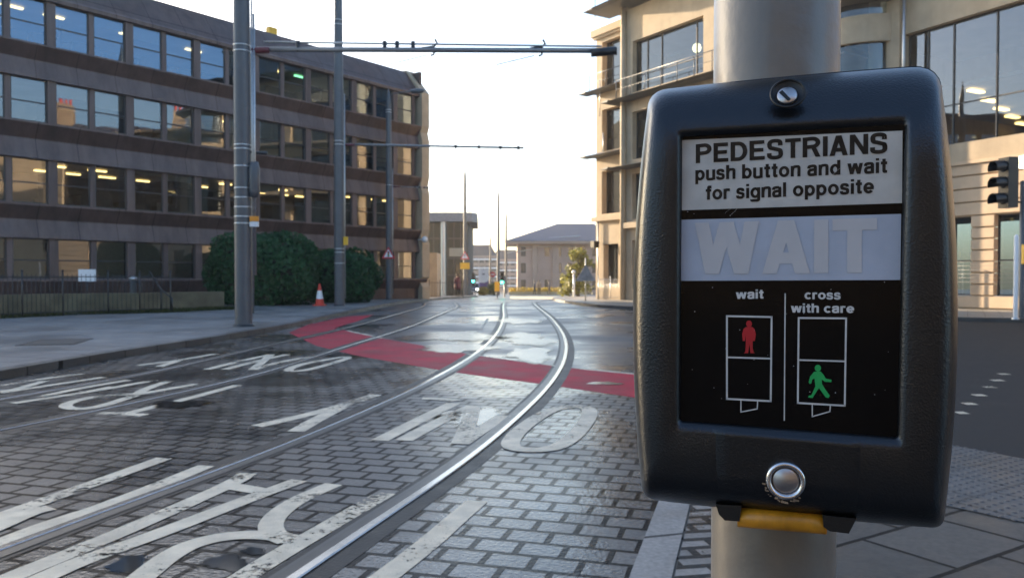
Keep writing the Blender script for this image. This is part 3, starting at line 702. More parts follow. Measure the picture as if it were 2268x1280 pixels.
# ------------------------------------------------------------------ office block on the left
def wallgrid(b, xs, zs, holes, y0, depth, m=0, flip=False):
    """front wall at local y=y0 (xz plane) with recessed openings (xa,xb,za,zb); reveals go to y0+depth"""
    X = sorted(set(xs + [h[0] for h in holes] + [h[1] for h in holes])); Z = sorted(set(zs + [h[2] for h in holes] + [h[3] for h in holes]))
    for xa, xb in zip(X[:-1], X[1:]):
        for za, zb in zip(Z[:-1], Z[1:]):
            cx, cz = (xa + xb) / 2, (za + zb) / 2
            if any(h[0] < cx < h[1] and h[2] < cz < h[3] for h in holes): continue
            b.poly([(xa, y0, za), (xb, y0, za), (xb, y0, zb), (xa, y0, zb)], m)
    for xa, xb, za, zb in holes:
        y1 = y0 + depth
        b.poly([(xa, y0, za), (xa, y1, za), (xb, y1, za), (xb, y0, za)], m); b.poly([(xa, y0, zb), (xb, y0, zb), (xb, y1, zb), (xa, y1, zb)], m)
        b.poly([(xa, y0, za), (xa, y0, zb), (xa, y1, zb), (xa, y1, za)], m); b.poly([(xb, y0, za), (xb, y1, za), (xb, y1, zb), (xb, y0, zb)], m)
m_brown = bricks('brown_panels', (.08, .05, .043), (.094, .06, .052), (.03, .022, .02), 1.58, 9.0, 0, .012, (.35, .6), .5, 0, offset=0, var=.22, spec=.35, streak=.4)
m_brown2 = bricks('grey_brown_panels', (.132, .094, .084), (.15, .108, .096), (.05, .04, .04), 1.58, 9.0, 0, .012, (.35, .6), .5, 0, offset=0, var=.16, spec=.35, streak=.35)
OB = thing('office_block', 'long brown office block with four rows of wide windows, behind the left kerb', 'building', (-5.43, 49, 0), math.atan2(-.79, -.61))
OL = 30.0; PB_ = 1.58; ZB = [1.22, 4.2, 7.42, 10.5]; ZT = [2.84, 5.99, 9.14, 12.3]; NB = 18
S0 = .97
b = MB()
def band(prof, m):
    for (y0, z0), (y1, z1), mm in zip(prof[:-1], prof[1:], m):
        for k in range(-1, NB):
            xa = .1 if k < 0 else S0 + PB_ * k; xb = S0 if k < 0 else S0 + PB_ * (k + 1)
            b.poly([(xa, y0, z0), (xb, y0, z0), (xb, y1, z1), (xa, y1, z1)], mm)
for i in range(4):
    zb = ZB[i]; zt = ZT[i - 1] if i else -.1
    zm = zb - .5 * (zb - zt) if i else .45
    if i: band([(.02, zb + .001), (.36, zb - .03), (.36, zb - .10), (.06, zm + .05), (.06, zm), (.22, zt + .12), (.24, zt - .02), (.02, zt - .02)], [1, 1, 0, 1, 1, 1, 1])
    else: band([(.02, zb + .001), (.36, zb - .03), (.36, zb - .1), (.08, zb - .6), (.08, .0), (.08, -.8)], [1, 1, 0, 0, 0])
band([(.02, 12.27), (.24, 12.27), (.26, 12.42), (.2, 12.5), (-.95, 13.95), (-1.2, 14.0), (-9, 14.0)], [1, 1, 1, 0, 0, 0])
for k in range(-1, NB + 1):                       # piers between the windows
    xc = S0 + PB_ * k; wd = .17 if k % 2 else .1
    if k < 0: xc = .14; wd = .08
    for i in range(4): b.box(xc - wd, xc + wd, -.05, .13 if k % 2 else .07, ZB[i] - .01, ZT[i] + .01, 1)
b.build('wall', [m_brown, m_brown2], OB, fix=False)
prof = [(.43, -.8), (.43, .7), (.2, 1.1), (.43, 1.3), (.43, 3.3), (.3, 3.7), (.43, 4.2), (.43, 6.4), (.3, 6.9), (.43, 7.4), (.43, 9.6), (.3, 10.1), (.43, 10.5), (.43, 12.5), (-.93, 14.05), (-9, 14.05), (-9, -.8)]
MB().prism(prof, -.02, .62, 'x').build('end_wall', m_stone, OB)
b = MB()                                          # floors, ceilings, back wall
for i in range(4):
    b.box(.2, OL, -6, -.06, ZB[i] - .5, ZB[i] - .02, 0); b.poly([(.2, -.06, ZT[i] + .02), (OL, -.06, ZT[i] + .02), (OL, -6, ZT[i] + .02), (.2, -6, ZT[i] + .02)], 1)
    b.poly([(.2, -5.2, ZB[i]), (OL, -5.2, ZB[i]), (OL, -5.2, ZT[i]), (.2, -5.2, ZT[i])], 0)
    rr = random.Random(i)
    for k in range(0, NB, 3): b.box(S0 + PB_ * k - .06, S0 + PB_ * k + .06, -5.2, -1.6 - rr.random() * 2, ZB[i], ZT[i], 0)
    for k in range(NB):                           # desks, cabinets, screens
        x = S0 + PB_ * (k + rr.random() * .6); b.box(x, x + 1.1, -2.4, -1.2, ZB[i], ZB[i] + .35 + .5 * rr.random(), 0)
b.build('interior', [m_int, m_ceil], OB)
b = MB(); b.box(.1, .3, -9, -.1, -.8, 13.9); b.box(OL - .1, OL, -9, 0, -.8, 13.9); b.box(.1, OL, -9.1, -8.9, -.8, 14); b.build('rear_wall', m_brown, OB)
lr_ = random.Random(11)
for k in range(NB):
    for row, y in ((1, -1.4), (1, -3.4)):
        if lr_.random() < .62:
            x = S0 + PB_ * k + .3 + lr_.random() * .3
            MB().box(x, x + .5 + .3 * lr_.random(), y, y + .14, ZT[row] - .09, ZT[row] - .03).build('ceiling_light', m_lamp, OB)
for k, row in ((8, 3), (10, 3), (12, 3), (13, 3), (15, 3), (5, 3), (4, 3), (7, 2)):
    x = S0 + PB_ * k + .4
    MB().box(x, x + .8, -1.6, -1.45, ZT[row] - .09, ZT[row] - .03).build('ceiling_light', m_lampg if k == 4 else m_lamp, OB)
def office_window(zb, zt, xl, xr, blind, parent):
    b = MB(); t = .045; y0, y1 = -.03, .03
    zc = zb + (zt - zb) * .46
    for x0, x1, z0, z1 in ((xl, xl + t, zb, zt), (xr - t, xr, zb, zt), (xl + t, xr - t, zb, zb + t), (xl + t, xr - t, zt - t, zt), (xl + t, xr - t, zc - .025, zc + .025)):
        b.box(x0, x1, y0, y1, z0, z1)
    f = b.build('window', m_alu, parent)
    MB().add([(xl + t, 0, zb + t), (xr - t, 0, zb + t), (xr - t, 0, zt - t), (xl + t, 0, zt - t)], [(3, 2, 1, 0)]).build('pane', m_glasst if zb > 10 else m_glass, f, fix=False)
    if blind is not None:
        MB().add([(xl + t, -.12, blind), (xr - t, -.12, blind), (xr - t, -.12, zt), (xl + t, -.12, zt)], [(0, 1, 2, 3)]).build('blind', m_blind, f, fix=False)
br_ = random.Random(5)
for i in range(4):
    for k in range(0, NB):
        xl = .22 if k < 0 else S0 + PB_ * k + (.17 if k % 2 else .1); xr = S0 - .17 if k < 0 else S0 + PB_ * (k + 1) - (.1 if k % 2 else .17)
        q = br_.random()
        bl = ZB[i] + .9 + .8 * br_.random() if q > .72 else None
        if i == 0: bl = ZB[0] + .05 if q < .8 else ZB[0] + .8
        if i == 2 and k in (5, 6, 7, 8, 9): bl = ZB[2] + .05
        if i == 2 and k in (0, 1, 2, 3, 4, 10, 11): bl = ZB[2] + (1.0 if q < .5 else .6)
        if i == 3 and k in (1, 2, 3): bl = ZB[3] + 1.2
        office_window(ZB[i] + .005, ZT[i] - .02, xl, xr, bl, OB)
rb = MB().box(9.6, 10.1, -1.8, -1.5, 14.15, 14.5).box(9.8, 9.88, -1.7, -1.62, 13.95, 14.15)
rb.build('roof_floodlight', m_yel, OB)
MB().lathe([(.02, 0), (.16, .05), (.2, .2), (.12, .34), (.0, .38)], (.75, .75, 3.4), 12).box(.73, .77, .2, .75, 3.55, 3.6).build('wall_lamp', m_white, OB)

# low stone wall in front of the block, and lawn strip
def ptsG(*pp, z=.12): return [Vector((G(x, y, z).x, G(x, y, z).y)) for x, y in pp]
PBK = ptsG((-120, 714), (0, 706), (180, 697), (360, 693), (480, 687), (560, 684))
lawn = offs(PBK, 0) + offs(PBK, -1.6)[::-1]
m_grass = leafmat('lawn_green', (.03, .045, .012), (.06, .07, .02))
gp = MB(); gr = random.Random(2)
for _ in range(5200):
    i = gr.randrange(len(PBK) - 1); t = gr.random(); p = PBK[i].lerp(PBK[i + 1], t); d = (PBK[i + 1] - PBK[i]).normalized()
    p = p + Vector((-d.y, d.x)) * gr.random() * 1.5; h = .05 + gr.random() * .09; a = gr.random() * 6.28; z0 = .115 + gz(p.y)
    dx, dy = math.cos(a) * .018, math.sin(a) * .018; lx, ly = gr.uniform(-.04, .04), gr.uniform(-.04, .04)
    gp.poly([(p.x - dx, p.y - dy, z0), (p.x + dx, p.y + dy, z0), (p.x + lx, p.y + ly, z0 + h)])
tag(gp.build('grass', m_grass, fix=False), 'narrow strip of short grass between railings and stone wall', 'grass', kind='stuff')
m_bed = M('earth_bed', (.045, .05, .025), .9, ns=4, var=.4)
struct(sheet(lawn, .122, 'lawn', m_bed))
b = MB(); W = [Vector(p) for p in offs(PBK, -1.75)]
strip(b, W, 0, 0, .1, .74); strip(b, W, 0, -.3, .74); strip(b, W, -.3, -.3, .74, .1)
m_wstone = bricks('olive_stone', (.22, .19, .11), (.3, .26, .16), (.08, .08, .05), .8, .3, 0, .015, (.6, .9), 1.5, 0, swap=True)
tag(b.build('stone_wall', M('olive_stone_wall', (.13, .115, .07), .85, ns=2, var=.35, bump=.4, bs=12, dirt=.4), fix=False), 'low olive stone wall below the ground floor windows of the brown block', 'wall')  # one olive brown tone with random darker patches

def railings(name, P, h, gap, mat, label, z0=.12, cat='railings', group=None, bar=.008):
    P = [Vector(p) for p in P]; o = thing(name, label, cat, (P[0].x, P[0].y, z0 + gz(P[0].y)), 0, group); org = Vector((P[0].x, P[0].y, z0 + gz(P[0].y)))
    def lv(p, z): return Vector((p.x, p.y, z0 + gz(p.y) + z)) - org
    for z in (.12, h - .08):
        MB().tube([lv(p, z) for p in P], .016, 6).build('rail', mat, o)
    bars = MB(); Q = dense(P, gap)
    for p in Q: bars.tube([lv(p, 0), lv(p, h)], bar, 5)
    t = bars.build('baluster', mat, o); t['kind'] = 'stuff'
    for p in P: MB().tube([lv(p, -.02), lv(p, h + .06)], .025, 8).lathe([(.0, .14), (.03, .11), (.035, .08), (.02, .05)], lv(p, h), 8).build('post', mat, o)
    return o
railings('iron_railings', ptsG((-60, 708), (50, 703), (140, 699), (240, 695), (310, 693), (378, 691)), 1.25, .13, m_dark, 'dark iron railings with thin upright bars along the grass on the far left')
wp = G(196, 690, .12)
sg = thing('notice_board', 'small blank white notice board fixed on the left railings', 'notice', (wp.x, wp.y - .06, wp.z))
MB().box(-.29, .29, -.012, .012, 1.02, 1.42).build('board', m_white, sg); MB().tube([(0, .02, 0), (0, .02, 1.3)], .02, 8).build('post', m_dark, sg)
bp_ = G(280, 689, .12)
gb = thing('grey_bollard', 'short grey metal bollard standing behind the left railings', 'bollard', (bp_.x, bp_.y + .5, bp_.z))  # grey bollard with two side hoops
MB().lathe([(.1, 0), (.1, 1.05), (.13, 1.06), (.13, 1.14), (.05, 1.2), (0, 1.2)], n=16).build('body', m_galv, gb)
for x in (-.3, .3): MB().tube([(x, 0, 0), (x, 0, .95), (x * .3, 0, 1.0)], .02, 6).build('hoop', m_dark, gb)
bp_ = G(375, 691, .12)
hr = thing('stair_handrail', 'black sloping handrail ending beside the hedge, right of the railings', 'handrail', (bp_.x, bp_.y, bp_.z))
MB().tube([(.1, 0, 0), (.1, 0, .45), (-.5, .5, .75), (-1.1, 1.0, 1.35)], .025, 8).build('handrail', m_dark, hr); MB().tube([(-.5, .5, 0), (-.5, .5, .75)], .02, 6).build('post', m_dark, hr)

# ------------------------------------------------------------------ foliage
def leaves(b, c, rad, n, size, seed, shell=.55, power=2.6, lump=.16):
    r = random.Random(seed); ph = [r.uniform(0, 6.28) for _ in range(6)]
    for _ in range(n):
        u = r.uniform(-1, 1); a = r.uniform(0, 6.283); s_ = math.sqrt(1 - u * u); d = Vector((s_ * math.cos(a), s_ * math.sin(a), u))
        k = (abs(d.x) ** power + abs(d.y) ** power + abs(d.z) ** power) ** (-1 / power)
        k *= 1 + lump * math.sin(3 * a + ph[0] + 2 * u) * math.cos(4 * u + ph[1]) + lump * .6 * math.sin(7 * a + ph[2] + 5 * u)
        k *= shell + (1 - shell) * r.random() ** .4
        p = Vector((c[0] + d.x * rad[0] * k, c[1] + d.y * rad[1] * k, c[2] + d.z * rad[2] * k))
        if p.z < 0.02: continue
        nrm = (d + Vector((r.gauss(0, .6), r.gauss(0, .6), r.gauss(0, .6)))).normalized(); t = nrm.orthogonal().normalized(); t = Matrix.Rotation(r.random() * 6.28, 3, nrm) @ t; q = nrm.cross(t)
        s1 = size * r.uniform(.6, 1.3); t *= s1; q *= s1 * .55
        b.poly([p - t, p - t * .2 + q, p + t, p - t * .2 - q])
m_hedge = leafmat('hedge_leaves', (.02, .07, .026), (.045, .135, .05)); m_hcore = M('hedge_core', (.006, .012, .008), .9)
m_bark = M('bark', (.06, .05, .04), .9, ns=10, bump=.4)
def bush(name, label, c, rad, n, size, seed, mat, cat='hedge', core=.78, group=None, **kw):
    o = thing(name, label, cat, c, 0, group)
    b = MB(); leaves(b, (0, 0, rad[2] * .98), rad, n, size, seed, **kw); b.build('foliage', mat, o, fix=False)
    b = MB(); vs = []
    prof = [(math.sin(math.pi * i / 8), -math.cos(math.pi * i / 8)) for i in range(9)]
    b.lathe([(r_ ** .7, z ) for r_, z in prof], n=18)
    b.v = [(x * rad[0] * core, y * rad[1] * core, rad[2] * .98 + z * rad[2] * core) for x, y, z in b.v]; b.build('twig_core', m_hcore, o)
    b = MB(); rr = random.Random(seed)
    for _ in range(5): x = rr.uniform(-.5, .5) * rad[0]; b.tube([(x, 0, 0), (x * 1.2, rr.uniform(-.2, .2), rad[2] * .7)], [.05, .02], 6)
    b.build('stem', m_bark, o)
    return o
hc = D(588, 690, 33.2)
bush('clipped_hedge', 'big rounded dark green clipped hedge behind the nearest tall pole', (hc.x, hc.y, .1), (2.25, 1.3, 1.5), 13000, .1, 3, m_hedge, power=3.2, lump=.085, shell=.8, core=.84)
hc = D(752, 680, 36.5)
bush('clipped_hedge', 'smaller dark hedge bush sloping down to the right, behind the second tall pole', (hc.x, hc.y, .1), (1.75, 1.2, 1.22), 9000, .095, 8, m_hedge, power=2.7, lump=.1, shell=.8, core=.84)
cn = G(708, 677, .12)
tc_ = thing('traffic_cone', 'red and white traffic cone on the pavement in front of the hedge', 'traffic cone', cn)
m_cone = M('cone_red', (.6, .045, .02), .5, ns=8, var=.1)
MB().box(-.23, .23, -.23, .23, 0, .05).build('base', m_cone, tc_)
bd = MB().lathe([(.185, .05), (.145, .28)], n=20).lathe([(.085, .62), (.04, .88), (.03, .9), (0, .9)], n=20).build('cone', m_cone, tc_)
MB().lathe([(.145, .28), (.085, .62)], n=20).build('reflective_sleeve', m_white, tc_)
dc = G(125, 757, .12)
o = thing('manhole_cover', 'dark rectangular manhole cover set in the left pavement', 'manhole cover', (dc.x, dc.y, .121), RAIL_ROT - R(90))
MB().box(-.65, .65, -.4, .4, 0, .006).build('cover', M('iron_cover', (.05, .05, .05), .5, .3, ns=20, bump=.5), o); MB().box(-.7, .7, -.45, .45, -.01, .003).build('frame', m_dark, o)

# ------------------------------------------------------------------ tram poles
def ring(b, r, z, h=.05): b.lathe([(r, z), (r + .014, z + .006), (r + .014, z + h - .006), (r, z + h)], n=24)
m_arm = M('arm_grey', (.22, .225, .235), .35, .4, ns=4, var=.12)
def tram_pole(label, px, py, diam, h, rings, arm=None, cone=.9, group='tall grey tram poles with overhead arms', pz=.12, conduit=True):
    g = G(px, py, pz); o = thing('tram_pole', label, 'pole', g, 0, group); r = diam / 2
    MB().lathe([(r * 1.02, 0), (r * 1.0, h * .4), (r * .84, h - cone)], n=28).build('shaft', m_tpole, o)
    MB().lathe([(r * .84, h - cone), (r * .9, h - cone + .02), (r * .08, h), (0, h)], n=24).build('cap', m_tpole, o)
    MB().lathe([(r * 1.25, 0), (r * 1.25, .02), (r * 1.05, .05)], n=28).build('base_plate', m_dark, o)
    for py_ in rings:
        z = CH + D(px, py_, g.y).z - CH - g.z
        b = MB(); ring(b, r * (1.02 - .16 * min(1, z / h)), z, .035); b.build('clamp_band', m_band, o)
    if conduit: MB().tube([(r * 1.25, -.05, .3), (r * 1.25, -.05, h * .62)], .022 if diam > .38 else .02, 8).build('conduit', m_galv, o)
    if arm:
        ya, xe, ye, thick = arm
        z0 = D(px, ya, g.y).z - g.z; e = D(xe, ye, g.y) - g; s_ = Vector((r + .04, 0, z0)); e = Vector((e.x, e.y, e.z))
        am = MB().tube([s_, e], thick, 12).build('arm', m_arm, o)
        MB().tube([s_ + Vector((.0, 0, -.02)), s_ + Vector((.42, 0, -.02))], thick * 1.25, 10).build('insulator', M('insulator_maroon', (.12, .02, .03), .4), am)
        if thick > .05:
            MB().tube([s_ + Vector((.28, 0, .17)), e + Vector((-.1, 0, .1))], .026, 8).build('tie_tube', m_galv, am)
            b = MB(); L = e - s_
            for t in (.13, .375, .41, .455): MB().tube([s_ + L * t + Vector((0, 0, -.05)), s_ + L * t + Vector((0, 0, .2))], .05, 8).build('bracket', m_dark, am)
            for t in (.505, .81):
                c = s_ + L * t; MB().tube([c + Vector((-.2, 0, .05)), c + Vector((.08, 0, .08)), c + Vector((.15, 0, .16)), c + Vector((.1, 0, .25))], .026, 8).tube([c + Vector((0, 0, -.13)), c + Vector((.07, 0, -.1)), c + Vector((.1, 0, 0))], .024, 8).tube([c + Vector((-1.0, .2, -.28)), c + Vector((-.1, 0, -.12))], .012, 6).build('wire_clamp', m_dark, am)
            MB().tube([e + Vector((-.35, 0, -.05)), e + Vector((.25, 0, .0))], .1, 8).build('end_fitting', m_dark, am)
        else:
            L = e - s_
            for t in (.62, .75, .87, .97): MB().tube([s_ + L * t + Vector((-.05, 0, 0)), s_ + L * t + Vector((.05, 0, 0))], thick * 1.7, 8).build('wire_clamp', m_dark, am)
    return o, g
p1, g1 = tram_pole('nearest and thickest grey tram pole, carrying the long double overhead arm', 540, 722, .395, 13.5, (104, 117, 324, 333, 371, 419, 440, 461, 482, 497), (110, 1342, 113, .062), 1.0)
p2, g2 = tram_pole('second tall grey tram pole with a pointed tip, right of the hedge and the cone', 752, 677, .395, 13.85, (47, 57, 314, 322, 552, 560, 584), (320, 1160, 328, .045), 1.35)
p3, g3 = tram_pole('shorter grey pole with a street lamp arm and traffic light warning sign', 862, 663, .36, 12.1, (245, 250, 411), (413, 950, 416, .03), 1.0)
# fittings on the first pole
x_ = .30
MB().lathe([(.0, -.42), (.09, -.40), (.12, -.25), (.125, .25), (.09, .42), (0, .44)], (x_, -.08, D(558, 400, g1.y).z - g1.z), 16).build('equipment_pod', m_tpole, p1)
MB().box(x_ - .1, x_ + .1, -.14, -.08, D(555, 491, g1.y).z - g1.z, D(555, 480, g1.y).z - g1.z).build('orange_tag', m_orange, p1)
MB().box(x_ - .1, x_ + .1, -.14, -.08, D(555, 503, g1.y).z - g1.z, D(555, 492, g1.y).z - g1.z).build('white_tag', m_white, p1)
MB().tube([(x_, -.05, 1.2), (x_, -.05, 7.3)], .028, 8).build('cable_tube', m_galv, p1)
MB().tube([(.15, 0, D(558, 337, g1.y).z - g1.z), (.55, .1, D(558, 337, g1.y).z - g1.z - .02)], [.03, .045], 8).build('stub_bracket', m_dark, p1)
MB().box(.2, .38, -.15, -.08, D(762, 543, g2.y).z - g2.z, D(762, 525, g2.y).z - g2.z).build('yellow_tag', m_yel, p2)
lz = D(900, 203, g3.y).z - g3.z
MB().tube([(.05, 0, lz - .25), (.3, 0, lz - .12), (1.3, 0, lz)], .035, 8).build('lamp_arm', m_tpole, p3)
MB().lathe([(0, -.42), (.1, -.38), (.15, 0), (.12, .3), (.05, .42), (0, .42)], (1.65, 0, lz + .02), 14, 0, (1, 0, .06)).build('lamp_head', m_tpole, p3)
# warning signs
def triangle_sign(o, x, y, z, s_, inner):
    h = s_ * .866
    def tri(k, yy): return [(x, yy, z + h * .5 * k + h * .08), (x - s_ / 2 * k, yy, z - h * .5 * k + h * .08 * (1 - 0)), (x + s_ / 2 * k, yy, z - h * .5 * k + h * .08)]
    f = tri(1, y); bk = [(a, c + .015, d) for a, c, d in f]
    sg = MB().add(f + bk, [(0, 1, 2), (5, 4, 3), (0, 3, 4, 1), (1, 4, 5, 2), (2, 5, 3, 0)]).build('warning_plate', m_signred, o)
    c = Vector((x, y - .003, z - h * .07))
    def tri2(k): return [(x, y - .003, c.z + h * .66 * k), (x - s_ / 2 * k, y - .003, c.z - h * .33 * k), (x + s_ / 2 * k, y - .003, c.z - h * .33 * k)]
    MB().add(tri2(.68), [(0, 1, 2)]).build('plate_centre', m_white, sg, fix=False)
    inner(sg, c, h)
def inner_lights(sg, c, h):
    MB().box(c.x - h * .075, c.x + h * .075, c.y - .006, c.y - .003, c.z - h * .2, c.z + h * .26).build('symbol', m_black, sg)
    for k, mt in ((.17, m_signred), (.03, m_orange), (-.11, M('sign_green', (.03, .4, .12), .4))):
        MB().lathe([(h * .055, 0), (h * .055, .004), (0, .004)], (c.x, c.y - .006, c.z + h * k), 12, 0, (0, -1, 0)).build('symbol_dot', mt, sg)
def inner_bang(sg, c, h):
    MB().box(c.x - h * .04, c.x + h * .04, c.y - .006, c.y - .003, c.z - h * .02, c.z + h * .3).box(c.x - h * .04, c.x + h * .04, c.y - .006, c.y - .003, c.z - h * .2, c.z - h * .1).build('symbol', m_black, sg)
triangle_sign(p3, 0, -.24, D(859, 562, g3.y).z - g3.z, .78, inner_lights)

# ------------------------------------------------------------------ right-hand stone building
RA_ = thing('stone_office_building', 'large cream sandstone office building with big glazed bays and thin canopies, right of the road', 'building', (5.2, 49, 0), math.atan2(-.839, .544))
# local x: along facade to the right, local -y: towards the street
def rwin(parent, xa, xb, za, zb, y, cols, rows=(), gm=None, t=.05, spandrel=0):
    b = MB(); y0, y1 = y - .04, y + .04
    b.box(xa, xa + t, y0, y1, za, zb); b.box(xb - t, xb, y0, y1, za, zb); b.box(xa + t, xb - t, y0, y1, za, za + t); b.box(xa + t, xb - t, y0, y1, zb - t, zb)
    for c in cols: b.box(c - t / 2, c + t / 2, y0 - .01, y1, za + t, zb - t)
    for r_ in rows: b.box(xa + t, xb - t, y0 + .01, y1 - .01, r_ - t / 2, r_ + t / 2)
    f = b.build('window', m_alu, parent)
    MB().add([(xa, y, za), (xb, y, za), (xb, y, zb), (xa, y, zb)], [(0, 1, 2, 3)]).build('pane', gm or m_glassb, f, fix=False)
    if spandrel: MB().box(xa + t, xb - t, y + .05, y + .12, za + t, za + spandrel).build('spandrel', m_dark, f)
    return f
endh = [(.55, 3.0, 12.9, 15.6), (.55, 3.0, 8.95, 11.5), (.55, 3.0, 5.15, 7.75), (.75, 2.1, .9, 3.3)]
b = MB(); wallgrid(b, [0, 3.2], [-.8, 16.4], endh, 0, .5)
b.poly([(0, 0, -.8), (0, 14, -.8), (0, 14, 16.4), (0, 0, 16.4)]); b.poly([(0, 0, 16.4), (3.2, 0, 16.4), (3.2, 14, 16.4), (0, 14, 16.4)])
AL = 16.7
mainh = []
for x0, x1 in ((4.0, 9.4), (10.4, 15.8)): mainh += [(x0, x1, 11.8, 14.7), (x0, x1, 8.0, 10.7), (x0, x1, 4.6, 7.2), (x0, x1, .6, 3.4)]
wallgrid(b, [3.2, AL], [-.8, 16.6], mainh, -.6, .45)
b.poly([(3.2, 0, -.8), (3.2, -.6, -.8), (3.2, -.6, 16.6), (3.2, 0, 16.6)]); b.poly([(3.2, -.6, 16.6), (AL, -.6, 16.6), (AL, 10, 16.6), (3.2, 10, 16.6)])
b.build('wall', [m_stone], RA_)
b = MB(); b.box(-.25, 3.2, -.28, 14, 16.0, 16.42); b.box(-.15, 3.2, -.16, 0, 15.85, 16.0); b.build('cornice', m_stone, RA_)
b = MB(); b.box(-.2, 3.25, -.22, -.002, 4.72, 4.98); b.box(3.25, AL, -.85, -.602, 4.1, 4.42); b.build('string_course', m_stone, RA_)
for i, (xa, xb, za, zb) in enumerate(endh):
    rwin(RA_, xa, xb, za, zb, .42, [xa + .55, xa + 1.5] if i < 3 else [xa + .7], [zb - .9] if i == 9 else [], spandrel=.8 if i in (1, 2) else 0)
for xa, xb, za, zb in mainh:
    w_ = xb - xa; rwin(RA_, xa, xb, za, zb, -.25, [xa + w_ * .17, xa + w_ * .38, xa + w_ * .86], [za + .95] if za > 11 else [], spandrel=.7 if za < 11 else 0)
MB().tube([(3.35, -.72, -.8), (3.35, -.72, 17.2)], .17, 16).build('column', m_stone, RA_)
def canopy(x0, x1, z, out, tip):
    b = MB(); b.prism([(.0, z), (-.15, z + .2), (-out * .75, z + .16), (-out, z + .05), (-out * .8, z)], x0, x1, 'x')
    b.prism([(x0, z + .03), (x0, z + .14), (x0 - tip, z + .06)], -out * .95, -.05, 'y')
    return b.build('canopy', m_dark_c, RA_)
m_dark_c = M('canopy_metal', (.09, .095, .10), .4, .5, ns=5, var=.15)
canopy(-.05, 3.1, 12.5, .9, .8); canopy(-.05, 3.1, 8.6, .9, .8)
canopy(2.9, AL, 11.35, 1.6, .7); canopy(2.9, AL, 7.5, 1.6, .7); canopy(2.2, AL, 16.75, 2.2, .9)
def balrail(x0, x1, y, z, h=1.0):
    b = MB()
    for zz in (.5, h): b.tube([(x0, y, z + zz), (x1, y, z + zz)], .012 if zz < h else .022, 6)
    k = max(1, int((x1 - x0) / 1.2))
    for i in range(k + 1): b.tube([(x0 + (x1 - x0) * i / k, y, z), (x0 + (x1 - x0) * i / k, y, z + h)], .025, 6)
    b.build('balcony_railing', m_tpole, RA_)
balrail(.0, 3.1, -.55, 12.6); balrail(3.4, AL, -1.3, 11.5); balrail(.6, 3.2, -.6, 17.0, 1.2)
MB().tube([(.95, -.5, 11.0), (.95, -.5, 13.2)], .03, 8).build('downpipe', m_galv, RA_)
MB().tube([(1.1, -.35, 8.6), (1.1, -.35, 10.0)], .04, 8).build('downpipe', m_galv, RA_)
MB().tube([(.35, -.12, -.7), (.35, -.12, 4.9)], .05, 8).build('downpipe', m_galv, RA_)
b = MB(); b.box(1.3, AL, 1.2, 9, 16.6, 19.6); b.build('upper_storey', m_dark_c, RA_)
for k in range(6): rwin(RA_, 1.5 + 2.5 * k, 3.8 + 2.5 * k, 16.8, 19.4, 1.12, [2.65 + 2.5 * k])
b = MB(); b.box(.6, AL, .6, 9, 19.62, 19.85); b.build('roof', m_dark_c, RA_)
MB().box(.2, .55, -.6, -.2, 3.1, 3.5).tube([(.38, -.4, 3.3), (.38, -.05, 3.4)], .04, 6).build('camera_housing', m_black, RA_)
b = MB()                                          # rooms behind the glass
for z0, z1 in ((.5, 3.9), (4.5, 7.8), (7.9, 11.4), (11.7, 15.7), (16.7, 19.5)):
    b.box(.3, AL - .2, 5.5, 5.6, z0, z1, 0); b.box(.3, AL - .2, .9, 5.5, z1 - .1, z1, 1); b.box(.3, AL - .2, .9, 5.5, z0 - .1, z0, 0)
b.build('interior', [m_int, m_ceil], RA_)
MB().lathe([(0, -.3), (.2, -.15), (.24, 0), (.2, .15), (0, .3)], (7.8, .6, 13.6), 12).build('pendant_lamp', M('pendant_glow', (1, .8, .4), .5, emit=1.6), RA_)

# wing nearer the camera, with the big curved glazing
RB_ = thing('stone_office_wing', 'nearer sandstone wing with a two storey glass wall above ridged stone, at the right edge', 'building', (14.3, 35, 0), math.atan2(-.884, .468))
bigw = [(3.3, 15, 6.35, 11.05)]
gnd = [(5.35, 6.15, .6, 3.55), (7.0, 8.0, .6, 3.55), (9.2, 10.2, .6, 3.55), (11.4, 12.4, .6, 3.55), (2.6, 4.2, .6, 3.55)]
b = MB(); wallgrid(b, [1.6, 17], [5.62, 13.2], bigw, 0, .35)
b.poly([(1.6, 0, 5.62), (1.6, 14, 5.62), (1.6, 14, 13.2), (1.6, 0, 13.2)]); b.poly([(1.6, 0, 13.2), (17, 0, 13.2), (17, 14, 13.2), (1.6, 14, 13.2)]); b.poly([(17, 0, -.5), (17, 14, -.5), (17, 14, 13.2), (17, 0, 13.2)])
b.build('wall', m_stone, RB_)
b = MB(); z = -.3                                  # rusticated courses: each course a bevelled block row
zs = [-.3, .1, .58, 1.0, 1.42, 1.84, 2.26, 2.68, 3.1, 3.55, 4.05, 4.55, 5.05, 5.5]
for za, zb in zip(zs[:-1], zs[1:]):
    X = [1.6] + sorted([v for h in gnd if h[2] < (za + zb) / 2 < h[3] for v in h[:2]]) + [17]
    for xa, xb in zip(X[::2], X[1::2]):
        b.prism([(.3, za + .03), (.0, za + .03), (-.05, za + .06), (-.05, zb - .02), (0, zb), (.3, zb)], xa, xb, 'x')
        b.poly([(xa, .04, za), (xb, .04, za), (xb, .04, za + .03), (xa, .04, za + .03)])
b.box(1.6, 17, -.14, .3, 5.5, 5.62); b.box(1.6, 17, -.07, .3, -.6, .09)
b.build('rusticated_base', m_rust, RB_)
for xa, xb, za, zb in gnd: rwin(RB_, xa, xb, za, zb, .25, [], [1.9])
rwin(RB_, 3.3, 15, 6.35, 11.05, .3, [4.15, 5.2, 6.85, 8.6, 10.4, 12.2], [7.9], m_glass)
